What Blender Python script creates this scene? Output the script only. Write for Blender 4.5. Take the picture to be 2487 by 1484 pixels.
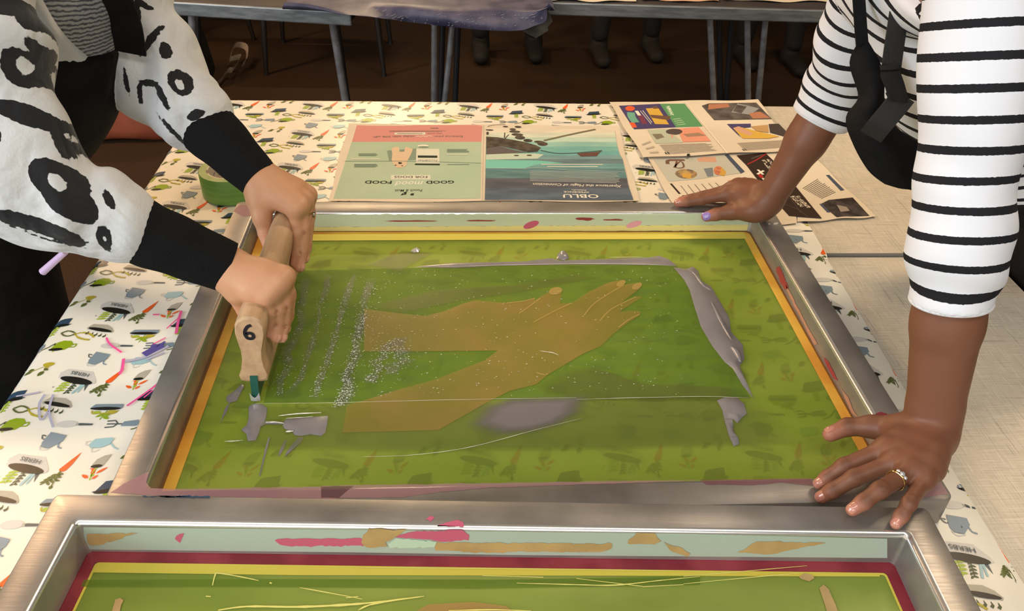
import bpy, bmesh, math, random
import numpy as np
from mathutils import Vector, Matrix

random.seed(7); RNG = np.random.default_rng(7)
SC = bpy.context.scene
COL = SC.collection
for _o in list(bpy.data.objects): bpy.data.objects.remove(_o)

# ------------------------------------------------------------------ camera
FPX, PITCH, YAW, ROLL = 1980.18, .63001, .07579, .03912
ZT = 0.75                 # table top
FT = ZT + 0.042           # top of the far printing screen
CAMP = np.array([-.08274, -.58316, FT + .70])
PX0, PY0 = 1243.5, 742.0
_f = np.array([math.sin(YAW)*math.cos(PITCH), math.cos(YAW)*math.cos(PITCH), -math.sin(PITCH)])
_r = np.array([math.cos(YAW), -math.sin(YAW), 0.]); _u = np.cross(_r, _f)
CR = math.cos(ROLL)*_r + math.sin(ROLL)*_u
CU = -math.sin(ROLL)*_r + math.cos(ROLL)*_u
CF = _f
cam_d = bpy.data.cameras.new('camera'); cam = bpy.data.objects.new('camera', cam_d); COL.objects.link(cam)
cam_d.sensor_width = 36; cam_d.lens = FPX*36/2487; cam_d.clip_start = .02; cam_d.clip_end = 60
cam.matrix_world = Matrix(((CR[0], CU[0], -CF[0], CAMP[0]), (CR[1], CU[1], -CF[1], CAMP[1]),
                           (CR[2], CU[2], -CF[2], CAMP[2]), (0, 0, 0, 1)))
SC.camera = cam
def ray(x, y): return CF + CR*(x-PX0)/FPX - CU*(y-PY0)/FPX
def at(x, y, z=ZT):            # measured photo point -> place on the level z
    d = ray(x, y); return CAMP + d*((z-CAMP[2])/d[2])
def atp(x, y, p0, n):          # measured photo point -> place on a plane
    d = ray(x, y); return CAMP + d*(np.dot(np.asarray(p0)-CAMP, n)/np.dot(d, n))
def dep(x, y, t): return CAMP + ray(x, y)*t

# ------------------------------------------------------------------ light
SC.view_settings.view_transform = 'Standard'; SC.view_settings.look = 'None'
SC.view_settings.exposure = .06; SC.view_settings.gamma = 1.0
SC.view_settings.use_curve_mapping = False
W = bpy.data.worlds.new('world'); SC.world = W; W.use_nodes = True
W.node_tree.nodes['Background'].inputs[0].default_value = (.75, .8, .9, 1)
W.node_tree.nodes['Background'].inputs[1].default_value = .35
def area(name, loc, target, sx, sy, power, col):
    l = bpy.data.lights.new(name, 'AREA'); l.shape = 'RECTANGLE'; l.size = sx; l.size_y = sy
    l.energy = power; l.color = col
    o = bpy.data.objects.new(name, l); COL.objects.link(o); o.location = loc
    o.rotation_euler = (Vector(target)-Vector(loc)).to_track_quat('-Z', 'Y').to_euler()
    return o
area('window_daylight', (-3.35, -.9, 1.75), (0, .2, .9), 2.6, 1.7, 118, (.93, .97, 1.))
area('window_daylight', (-.6, -2.9, 1.9), (-.1, .5, .8), 2.6, 1.5, 42, (1., .98, .95))
for _x, _y, _e, _c in ((-2.1, 2.3, 62, (1., .62, .32)), (1.2, 1.2, 30, (1., .76, .50)), (-.2, -.95, 26, (1., .95, .86))):
    area('ceiling_panel_light', (_x, _y, 2.72 if _y < 2 else 2.35), (_x if _y < 2 else -.6, _y if _y < 2 else 1., 0 if _y < 2 else .75), 3.2 if _y < 0 else .9, .5 if _y < 0 else .3, _e, _c)
for _x in (-.62, -.40):
    area('pendant_light', (_x, 4.05, 2.46), (_x*.6, 1.0, .75), .16, .16, 22, (1., .72, .42))

# ------------------------------------------------------------------ helpers
def c(r, g, b, k=1.0):
    f = lambda v: ((v/255+.055)/1.055)**2.4 if v/255 > .04045 else v/255/12.92
    return (f(r)*k, f(g)*k, f(b)*k, 1)
MATS = {}
def mat(name, col, rough=.5, metal=0., spec=.5, col2=None, nscale=8., nlo=.4, nhi=.6, stretch=None,
        bump=0., bscale=60., sss=0., trans=0., tcol=None, coat=0., detail=3., aniso=0.):
    if name in MATS: return MATS[name]
    m = bpy.data.materials.new(name); m.use_nodes = True; nt = m.node_tree; N = nt.nodes; L = nt.links
    p = N['Principled BSDF']
    p.inputs['Base Color'].default_value = col; p.inputs['Roughness'].default_value = rough
    p.inputs['Metallic'].default_value = metal; p.inputs['Specular IOR Level'].default_value = spec
    p.inputs['Coat Weight'].default_value = coat
    if aniso: p.inputs['Anisotropic'].default_value = aniso
    if sss:
        p.inputs['Subsurface Weight'].default_value = sss
        p.inputs['Subsurface Radius'].default_value = (.006, .003, .0015); p.inputs['Subsurface Scale'].default_value = 1.
    tc = N.new('ShaderNodeTexCoord'); mp = N.new('ShaderNodeMapping'); L.new(tc.outputs['Object'], mp.inputs[0])
    if stretch: mp.inputs['Scale'].default_value = stretch
    if col2:
        n = N.new('ShaderNodeTexNoise'); n.inputs['Scale'].default_value = nscale; n.inputs['Detail'].default_value = detail
        L.new(mp.outputs[0], n.inputs['Vector'])
        r = N.new('ShaderNodeValToRGB'); r.color_ramp.elements[0].position = nlo; r.color_ramp.elements[1].position = nhi
        r.color_ramp.elements[0].color = col; r.color_ramp.elements[1].color = col2
        L.new(n.outputs[0], r.inputs[0]); L.new(r.outputs[0], p.inputs['Base Color'])
    if bump:
        n2 = N.new('ShaderNodeTexNoise'); n2.inputs['Scale'].default_value = bscale; n2.inputs['Detail'].default_value = 4
        L.new(mp.outputs[0], n2.inputs['Vector'])
        b = N.new('ShaderNodeBump'); b.inputs['Strength'].default_value = bump; b.inputs['Distance'].default_value = .002
        L.new(n2.outputs[0], b.inputs['Height']); L.new(b.outputs[0], p.inputs['Normal'])
    if trans:
        t = N.new('ShaderNodeBsdfTransparent'); t.inputs[0].default_value = tcol or (1, 1, 1, 1)
        mx = N.new('ShaderNodeMixShader'); mx.inputs[0].default_value = trans
        L.new(p.outputs[0], mx.inputs[1]); L.new(t.outputs[0], mx.inputs[2])
        L.new(mx.outputs[0], N['Material Output'].inputs[0])
    MATS[name] = m; return m

def put(name, me, parent=None, **props):
    o = bpy.data.objects.new(name, me); COL.objects.link(o)
    if parent is not None: o.parent = parent
    for k, v in props.items(): o[k] = v
    return o
def thing(name, label, category, loc=(0, 0, 0), rz=0, group=None):
    o = bpy.data.objects.new(name, None); COL.objects.link(o); o.location = loc; o.rotation_euler = (0, 0, rz)
    o.empty_display_size = .05; o['label'] = label; o['category'] = category
    if group: o['group'] = group
    return o
class MB:
    def __init__(s, org=(0, 0, 0)): s.v = []; s.f = []; s.m = []; s.mats = []; s.org = np.array(org, float)
    def mi(s, m):
        if m not in s.mats: s.mats.append(m)
        return s.mats.index(m)
    def add(s, V, F, m):
        b = len(s.v); i = s.mi(m)
        s.v.extend([tuple(np.asarray(p, float)-s.org) for p in V])
        for f in F: s.f.append([b+k for k in f]); s.m.append(i)
    def poly(s, P, m): s.add(P, [list(range(len(P)))], m)
    def box(s, a, b, m):
        (x0, y0, z0), (x1, y1, z1) = a, b
        V = [(x0,y0,z0),(x1,y0,z0),(x1,y1,z0),(x0,y1,z0),(x0,y0,z1),(x1,y0,z1),(x1,y1,z1),(x0,y1,z1)]
        s.add(V, [(3,2,1,0),(4,5,6,7),(0,1,5,4),(1,2,6,5),(2,3,7,6),(3,0,4,7)], m)
    def tube(s, P, r, m, n=10, cap=True):
        P = [np.asarray(p, float) for p in P]; k = len(P)
        R = r if hasattr(r, '__len__') else [r]*k
        V = []; F = []; up = np.array([0, 0, 1.])
        pu = None
        for i in range(k):
            d = P[min(i+1, k-1)]-P[max(i-1, 0)]; d = d/(np.linalg.norm(d)+1e-12)
            if pu is None:
                a = np.cross(d, up) if abs(d[2]) < .9 else np.cross(d, [1., 0, 0])
            else: a = pu-d*np.dot(pu, d)
            a = a/np.linalg.norm(a); pu = a; b = np.cross(d, a)
            for j in range(n):
                t = 2*math.pi*j/n; V.append(P[i]+R[i]*(math.cos(t)*a+math.sin(t)*b))
        for i in range(k-1):
            for j in range(n):
                F.append((i*n+j, i*n+(j+1) % n, (i+1)*n+(j+1) % n, (i+1)*n+j))
        if cap: F.append(tuple(range(n-1, -1, -1))); F.append(tuple((k-1)*n+j for j in range(n)))
        s.add(V, F, m)
    def lathe(s, prof, m, n=40, cen=(0, 0, 0), closed=True):
        V = []; F = []; k = len(prof)
        for r, z in prof:
            for j in range(n):
                t = 2*math.pi*j/n; V.append((cen[0]+r*math.cos(t), cen[1]+r*math.sin(t), cen[2]+z))
        for i in range(k if closed else k-1):
            a, b = i, (i+1) % k
            for j in range(n): F.append((a*n+j, a*n+(j+1) % n, b*n+(j+1) % n, b*n+j))
        s.add(V, F, m)
    def grid(s, fn, nu, nv, m, flip=False):
        V = [fn(i/nu, j/nv) for j in range(nv+1) for i in range(nu+1)]
        F = []
        for j in range(nv):
            for i in range(nu):
                a = j*(nu+1)+i; q = (a, a+1, a+nu+2, a+nu+1)
                F.append(q[::-1] if flip else q)
        s.add(V, F, m)
    def mesh(s, smooth=False):
        me = bpy.data.meshes.new('mesh'); me.from_pydata(s.v, [], s.f); me.update()
        for m in s.mats: me.materials.append(m)
        me.polygons.foreach_set('material_index', s.m)
        if smooth: me.polygons.foreach_set('use_smooth', [True]*len(s.f))
        return me
    def build(s, name, parent=None, smooth=False, **props):
        o = put(name, s.mesh(smooth), parent, **props)
        if parent is None or True: o.location = tuple(s.org)
        if smooth == 'auto':
            for p in o.data.polygons: p.use_smooth = True
            try: o.data.set_sharp_from_angle(angle=.7)
            except Exception: pass
        return o
def ell(cx, cy, rx, ry, rot=0, n=14, a0=0., a1=2*math.pi):
    co, si = math.cos(rot), math.sin(rot); P = []
    for i in range(n):
        t = a0+(a1-a0)*i/n; x, y = rx*math.cos(t), ry*math.sin(t)
        P.append((cx+co*x-si*y, cy+si*x+co*y))
    return P
def ribbon(pts, w):               # 2-D polyline -> quads
    P = [np.array(p, float) for p in pts]; k = len(P); Lp = []; Rp = []
    wl = w if hasattr(w, '__len__') else [w]*k
    for i in range(k):
        d = P[min(i+1, k-1)]-P[max(i-1, 0)]; d /= np.linalg.norm(d)+1e-12
        nrm = np.array([-d[1], d[0]])*wl[i]/2; Lp.append(P[i]+nrm); Rp.append(P[i]-nrm)
    return [[Rp[i], Rp[i+1], Lp[i+1], Lp[i]] for i in range(k-1)]
def smoothline(pts, n=6):
    P = [np.array(p, float) for p in pts]; out = []
    for i in range(len(P)-1):
        p0 = P[max(i-1, 0)]; p1 = P[i]; p2 = P[i+1]; p3 = P[min(i+2, len(P)-1)]
        for k in range(n):
            t = k/n; out.append(.5*((2*p1)+(-p0+p2)*t+(2*p0-5*p1+4*p2-p3)*t*t+(-p0+3*p1-3*p2+p3)*t**3))
    out.append(P[-1]); return out
TXT = {}
def text2d(body, bold=0.0, shear=0.):
    k = (body, bold, shear)
    if k in TXT: return TXT[k]
    cu = bpy.data.curves.new('t', 'FONT'); cu.body = body; cu.size = 1; cu.resolution_u = 2; cu.offset = bold; cu.shear = shear
    o = bpy.data.objects.new('t', cu); COL.objects.link(o)
    dg = bpy.context.evaluated_depsgraph_get(); me = bpy.data.meshes.new_from_object(o.evaluated_get(dg))
    V = np.array([v.co[:2] for v in me.vertices]); F = [list(p.vertices) for p in me.polygons]
    bpy.data.objects.remove(o); bpy.data.meshes.remove(me); bpy.data.curves.remove(cu)
    V[:, 0] -= V[:, 0].min(); w = V[:, 0].max()
    TXT[k] = (V, F, w); return TXT[k]
def text_on(mb, body, p0, p1, m, hk=1.0, z=0., bold=0., shear=0., up=None):   # baseline from p0 to p1 on a level sheet
    V, F, w = text2d(body, bold, shear); p0 = np.array(p0[:2]); p1 = np.array(p1[:2]); d = p1-p0; s = np.linalg.norm(d)/w; d = d/np.linalg.norm(d)
    n = np.array([-d[1], d[0]]) if up is None else np.array(up)
    mb.add([(*(p0+d*v[0]*s+n*v[1]*s*hk), z) for v in V], F, m)

# ------------------------------------------------------------------ signed-distance modelling (bodies and clothes)
class SDF:
    def __init__(s, lo, hi, h, big=.05):
        s.lo = np.array(lo, np.float32); s.h = h
        s.n = np.ceil((np.array(hi)-np.array(lo))/h).astype(int)+1
        s.d = np.full(tuple(s.n), big, np.float32); s.big = big
        s.ax = [s.lo[i]+h*np.arange(s.n[i], dtype=np.float32) for i in range(3)]
    def sl(s, lo, hi):
        a = np.clip(np.floor((np.array(lo)-s.lo)/s.h).astype(int), 0, s.n); b = np.clip(np.ceil((np.array(hi)-s.lo)/s.h).astype(int)+1, 0, s.n)
        if (b <= a).any(): return None
        return tuple(slice(int(a[i]), int(b[i])) for i in range(3))
    def pts(s, S): return s.ax[0][S[0]][:, None, None], s.ax[1][S[1]][None, :, None], s.ax[2][S[2]][None, None, :]
    def cone(s, a, b, ra, rb, k=.006, sq=None, warp=None):
        a = np.array(a, float); b = np.array(b, float); m = max(ra, rb)*(1 if sq is None else max(1, 1/sq[1]))+k+.02
        S = s.sl(np.minimum(a, b)-m, np.maximum(a, b)+m)
        if S is None: return
        x, y, z = s.pts(S); ba = b-a; L2 = float(ba@ba)+1e-12
        px, py, pz = x-a[0], y-a[1], z-a[2]
        t = np.clip((px*ba[0]+py*ba[1]+pz*ba[2])/L2, 0, 1)
        qx, qy, qz = px-ba[0]*t, py-ba[1]*t, pz-ba[2]*t
        r2 = qx*qx+qy*qy+qz*qz
        if sq is not None:      # squashed section: axis, factor
            ax, fac = np.array(sq[0], float), sq[1]; ax = ax/np.linalg.norm(ax)
            al = qx*ax[0]+qy*ax[1]+qz*ax[2]; r2 = r2+al*al*(1/(fac*fac)-1)
        d = np.sqrt(r2)-(ra+(rb-ra)*t)
        if warp is not None: d = d+warp(x, y, z, t)
        s.smin(S, d.astype(np.float32), k)
    def ellip(s, cen, ax, k=.006):     # ax: 3 vectors with lengths
        A = np.array(ax, float); m = np.abs(A).sum(0)+k+.01; cen = np.array(cen, float)
        S = s.sl(cen-m, cen+m)
        if S is None: return
        x, y, z = s.pts(S); px, py, pz = x-cen[0], y-cen[1], z-cen[2]; k0 = 0; k1 = 0
        for v in A:
            l = np.linalg.norm(v); u = v/l; q = (px*u[0]+py*u[1]+pz*u[2]); k0 = k0+(q/l)**2; k1 = k1+(q/(l*l))**2
        k0 = np.sqrt(k0); k1 = np.sqrt(k1)+1e-9
        s.smin(S, (k0*(k0-1)/k1).astype(np.float32), k)
    def smin(s, S, d, k):
        o = s.d[S]; h = np.maximum(k-np.abs(o-d), 0)/k
        s.d[S] = np.minimum(o, d)-h*h*k*.25
    def carve(s, S, d, k=.002):
        o = s.d[S]; d = -d; h = np.maximum(k-np.abs(o-d), 0)/k
        s.d[S] = np.maximum(o, d)+h*h*k*.25
    def groove(s, p, r, k=.002):       # small spherical dimple
        p = np.array(p, float); S = s.sl(p-r-.004, p+r+.004)
        if S is None: return
        x, y, z = s.pts(S); s.carve(S, (np.sqrt((x-p[0])**2+(y-p[1])**2+(z-p[2])**2)-r).astype(np.float32), k)
    def cut(s, p, n, k=.002, lo=None, hi=None):      # keep the side the normal points away from
        p = np.array(p, float); n = np.array(n, float); n = n/np.linalg.norm(n)
        S = s.sl(lo if lo is not None else s.lo, hi if hi is not None else s.lo+s.h*s.n)
        x, y, z = s.pts(S); d = -((x-p[0])*n[0]+(y-p[1])*n[1]+(z-p[2])*n[2]); s.carve(S, d.astype(np.float32), k)
    def nets(s, smooth=1):
        d = s.d; ins = d < 0
        nx, ny, nz = d.shape
        cnt = np.zeros((nx-1, ny-1, nz-1), np.uint8)
        for i in (0, 1):
            for j in (0, 1):
                for k in (0, 1): cnt += ins[i:nx-1+i, j:ny-1+j, k:nz-1+k]
        act = np.argwhere((cnt > 0) & (cnt < 8)); idx = np.full(cnt.shape, -1, np.int64); idx[tuple(act.T)] = np.arange(len(act))
        acc = np.zeros((len(act), 3)); num = np.zeros(len(act))
        cor = [(i, j, k) for i in (0, 1) for j in (0, 1) for k in (0, 1)]
        for a in range(8):
            for b in range(a+1, 8):
                if sum(abs(cor[a][q]-cor[b][q]) for q in range(3)) != 1: continue
                A = act+cor[a]; B = act+cor[b]; da = d[tuple(A.T)]; db = d[tuple(B.T)]
                m = (da < 0) != (db < 0); t = np.where(m, da/(da-db+1e-20), 0)
                P = A+(B-A)*t[:, None]; acc[m] += P[m]; num[m] += 1
        V = s.lo+s.h*(acc/num[:, None]); F = []
        for ax in range(3):
            u, v = [(1, 2), (2, 0), (0, 1)][ax]
            A = [slice(None)]*3; B = [slice(None)]*3; A[ax] = slice(0, -1); B[ax] = slice(1, None)
            ch = ins[tuple(A)] != ins[tuple(B)]; e = np.argwhere(ch)
            e = e[(e[:, u] > 0) & (e[:, v] > 0) & (e[:, u] < d.shape[u]-1) & (e[:, v] < d.shape[v]-1)]
            sgn = ins[tuple(e.T)]
            eu = np.zeros(3, int); eu[u] = 1; ev = np.zeros(3, int); ev[v] = 1
            q = [idx[tuple((e-o).T)] for o in (eu+ev, ev, 0*eu, eu)]
            Q = np.stack(q, 1); Q = np.where(sgn[:, None], Q, Q[:, ::-1]); F.append(Q)
        F = np.concatenate(F); F = F[(F >= 0).all(1)]
        for _ in range(smooth):
            S = np.zeros_like(V); n = np.zeros(len(V))
            for a, b in ((0, 1), (1, 2), (2, 3), (3, 0)):
                np.add.at(S, F[:, a], V[F[:, b]]); np.add.at(n, F[:, a], 1)
                np.add.at(S, F[:, b], V[F[:, a]]); np.add.at(n, F[:, b], 1)
            V = .5*V+.5*S/np.maximum(n, 1)[:, None]
        return V, F
def np_mesh(V, F, mats, org=(0, 0, 0), fm=None, smooth=True):
    me = bpy.data.meshes.new('mesh'); V = np.asarray(V, np.float32)-np.array(org, np.float32)
    me.vertices.add(len(V)); me.vertices.foreach_set('co', V.ravel())
    F = np.asarray(F, np.int32); me.loops.add(F.size); me.loops.foreach_set('vertex_index', F.ravel())
    me.polygons.add(len(F)); me.polygons.foreach_set('loop_start', np.arange(len(F), dtype=np.int32)*F.shape[1])
    for m in mats: me.materials.append(m)
    if fm is not None: me.polygons.foreach_set('material_index', np.asarray(fm, np.int32))
    me.polygons.foreach_set('use_smooth', np.full(len(F), smooth)); me.update(calc_edges=True); me.validate()
    return me
def fattr(me, name, arr):
    a = me.attributes.new(name, 'FLOAT', 'POINT'); a.data.foreach_set('value', np.asarray(arr, np.float32))

# ================================================================== the setting
M_floor = mat('carpet_brown', c(66, 50, 37), .95, spec=.1, col2=c(48, 36, 27), nscale=220, nlo=.35, nhi=.65, bump=.5, bscale=400)
M_wall = mat('wall_paint', c(150, 144, 136), .9, spec=.2, col2=c(142, 136, 128), nscale=3)
M_ceil = mat('ceiling_paint', c(205, 200, 192), .9, spec=.2, col2=c(196, 191, 182), nscale=2)
M_trim = mat('trim_paint', c(190, 186, 178), .6)
X0, X1, Y0, Y1, ZC = -3.5, 3.5, -3.1, 6.4, 2.8
def struct(name, a, b, m):
    b_ = MB(); b_.box(a, b, m); return b_.build(name, kind='structure')
struct('floor', (X0, Y0, -.06), (X1, Y1, 0), M_floor)
struct('ceiling', (X0, Y0, ZC), (X1, Y1, ZC+.06), M_ceil)
struct('wall_back', (X0, Y1, 0), (X1, Y1+.1, ZC), M_wall)
struct('wall_right', (X1, Y0, 0), (X1+.1, Y1, ZC), M_wall)
struct('wall_left', (X0-.1, Y0, 0), (X0, Y1, ZC), M_wall)
struct('wall_front', (X0, Y0-.1, 0), (X1, Y0, ZC), M_wall)
struct('baseboard_back', (X0, Y1-.015, 0), (X1, Y1, .1), M_trim)
def window(name, cx, cy, w, h, zc, axis):
    M_w = mat('window_frame_white', c(220, 218, 212), .5)
    M_p = mat('window_pane_glass', c(230, 240, 250), .1, trans=.7)
    fr = MB(); pa = MB(); t = .05
    def bx(b, u0, u1, z0, z1, d0, d1, m):
        if axis == 'x': b.box((cx+d0, cy+u0, z0), (cx+d1, cy+u1, z1), m)
        else: b.box((cx+u0, cy+d0, z0), (cx+u1, cy+d1, z1), m)
    z0, z1 = zc-h/2, zc+h/2; s = 1
    for u in (-w/2-t, -t/2, w/2): bx(fr, u, u+t, z0-t, z1+t, .0, .06, M_w)
    for z in (z0-t, z1): bx(fr, -w/2, w/2, z, z+t, .0, .06, M_w)
    o = fr.build(name, kind='structure')
    bx(pa, -w/2, w/2, z0, z1, .02, .026, M_p); pa.build('window_pane', o)
window('window_1', -3.5, -.9, 2.6, 1.7, 1.75, 'x')
window('window_2', -.6, -3.1, 2.6, 1.5, 1.9, 'y')
M_emit_w = mat('lamp_housing', c(180, 176, 168), .5)
def fixture(name, x, y, z, sx, sy, lab):
    b = MB((x, y, z)); b.box((x-sx/2, y-sy/2, z+.005), (x+sx/2, y+sy/2, z+.05), M_emit_w)
    b.box((x-.02, y-.02, z+.05), (x+.02, y+.02, ZC), M_emit_w); b.build(name, label=lab, category='lamp')
fixture('ceiling_lamp', -2.1, 2.3, 2.35, .9, .3, 'long warm ceiling lamp above the back left table')
fixture('ceiling_lamp', 1.2, 1.2, 2.72, .9, .3, 'long ceiling lamp above the right side of the craft table')
fixture('ceiling_lamp', -.2, -.95, 2.72, 3.2, .5, 'long ceiling lamp behind the photographer')
fixture('pendant_lamp', -.62, 4.05, 2.46, .2, .2, 'small warm pendant lamp, left one of the pair at the back')
fixture('pendant_lamp', -.40, 4.05, 2.46, .2, .2, 'small warm pendant lamp, right one of the pair at the back')

# ------------------------------------------------------------------ work tables with linen-look tops
def linen():
    m = bpy.data.materials.new('linen_laminate'); m.use_nodes = True; nt = m.node_tree; N, L = nt.nodes, nt.links
    p = N['Principled BSDF']; p.inputs['Roughness'].default_value = .45
    tc = N.new('ShaderNodeTexCoord'); fac = None
    base = N.new('ShaderNodeRGB'); base.outputs[0].default_value = c(196, 188, 172); cur = base.outputs[0]
    for sc_, col, lo, hi in (((110, 3, 1), c(148, 144, 134), .58, .74), ((3, 110, 1), c(148, 144, 134), .58, .74), ((46, 1.6, 1), c(120, 120, 118), .66, .70), ((1.6, 46, 1), c(130, 128, 122), .66, .70),
                             ((210, 6, 1), c(226, 220, 208), .5, .7), ((6, 210, 1), c(226, 220, 208), .5, .7)):
        mp = N.new('ShaderNodeMapping'); mp.inputs['Scale'].default_value = sc_; mp.inputs['Rotation'].default_value = (0, 0, .02)
        L.new(tc.outputs['Object'], mp.inputs[0]); n = N.new('ShaderNodeTexNoise'); n.inputs['Scale'].default_value = 4; n.inputs['Detail'].default_value = 2
        L.new(mp.outputs[0], n.inputs['Vector']); r = N.new('ShaderNodeMapRange'); r.inputs[1].default_value = lo; r.inputs[2].default_value = hi
        r.inputs[4].default_value = .6; L.new(n.outputs[0], r.inputs[0]); mx = N.new('ShaderNodeMixRGB'); L.new(r.outputs[0], mx.inputs[0]); L.new(cur, mx.inputs[1])
        mx.inputs[2].default_value = col; cur = mx.outputs[0]
    L.new(cur, p.inputs['Base Color']); return m
M_linen = linen()
M_edge = mat('grey_edge_band', c(150, 146, 138), .5)
M_steel = mat('steel_tube', c(176, 180, 186), .3, metal=.6, col2=c(150, 153, 158), nscale=30)
M_dsteel = mat('dark_steel', c(70, 72, 76), .4, metal=.6)
XL, XR = -.665, .845
def craft_table(name, y0, y1, z, lab):
    t = thing(name, lab, 'table', ((XL+XR)/2, (y0+y1)/2, 0)); o = np.array(t.location)
    b = MB(); b.box((XL-o[0], y0-o[1], z-.028), (XR-o[0], y1-o[1], z), M_linen)
    b.m[0] = b.mi(M_edge)
    for i in (2, 3, 4, 5): b.m[i] = b.mi(M_edge)
    b.build('table_top', t)
    for sx in (XL+.06, XR-.06):
        for sy in (y0+.06, y1-.06):
            q = MB(); q.tube([(sx-o[0], sy-o[1], z-.028), (sx-o[0], sy-o[1], .0)], .016, M_steel, 12); q.build('leg', t, smooth='auto')
    return t
craft_table('craft_table', .582, 1.232, ZT-.0012, 'linen-topped work table at the far side, under the newspapers')
craft_table('craft_table', -.78, .578, ZT-.0075, 'linen-topped work table nearest the camera, under the printing screens')

# ------------------------------------------------------------------ printed oilcloth
XF, RF, YF, RY = -.662, .020, 1.233, .012
def sstep(a, b, x): t = np.clip((x-a)/(b-a), 0, 1); return t*t*(3-2*t)
def cloth3(u, v, off=0.):
    z = ZT+.0003*(math.sin(7*u+3*v)+math.sin(5*v-4*u+1))+off-.0052*float(sstep(.500, .516, u))*(1-float(sstep(.566, .576, v)))
    x, y = u+float(sstep(.40, .518, u))*(.006+.040*min(max(v, 0), .8)), v
    if u < XF:
        a = XF-u
        if a < RF*math.pi/2: t = a/RF; x = XF-(RF+off)*math.sin(t); z -= (RF+off)*(1-math.cos(t))
        else: s_ = a-RF*math.pi/2; x = XF-RF-off-.02*s_*(1+math.sin(v*26)); z -= RF+s_
    if v > YF:
        a = v-YF
        if a < RY*math.pi/2: t = a/RY; y = YF+(RY+off)*math.sin(t); z -= (RY+off)*(1-math.cos(t))
        else: y = YF+RY+off; z -= RY+(a-RY*math.pi/2)
    return (x, y, z)
M_cloth = mat('oilcloth_cream', c(240, 238, 228), .32, spec=.5, col2=c(232, 226, 210), nscale=3, bump=.35, bscale=9)
CU0, CU1, CV0, CV1 = -.95, .518, -.77, 1.31
us = sorted(set(list(np.linspace(CU0, CU1, 90)) + list(XF-np.linspace(0, RF*1.6, 9))))
vs = sorted(set(list(np.linspace(CV0, CV1, 110)) + list(np.linspace(.565, .605, 9)) + list(YF+np.linspace(0, RY*1.6, 7))))
cl = MB(); nu, nv = len(us), len(vs)
cl.add([cloth3(u, v) for v in vs for u in us], [(j*nu+i, j*nu+i+1, (j+1)*nu+i+1, (j+1)*nu+i) for j in range(nv-1) for i in range(nu-1)], M_cloth)
CLOTH = cl.build('tablecloth', smooth=True, label='cream oilcloth printed with vegetables and garden tools, spread over the work tables', category='tablecloth')
PC = dict(green=c(142, 168, 28), olive=c(96, 106, 52), blue=c(128, 146, 160), lblue=c(160, 196, 204), navy=c(52, 74, 98), grey=c(176, 172, 158),
          lgrey=c(208, 206, 202), black=c(30, 30, 26), orange=c(238, 100, 36), yellow=c(184, 172, 56), lime=c(166, 190, 60), dgrey=c(84, 92, 96), lilac=c(186, 186, 206),
          dgreen=c(72, 84, 58))
PM = {k: mat('print_'+k, v, .35) for k, v in PC.items()}
def leaf(x, y, L, w, a): 
    co, si = math.cos(a), math.sin(a)
    return [(x+co*p-si*q, y+si*p+co*q) for p, q in ((0, 0), (L*.3, w*.9), (L*.65, w*.8), (L, 0), (L*.65, -w*.8), (L*.3, -w*.9))]
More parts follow.
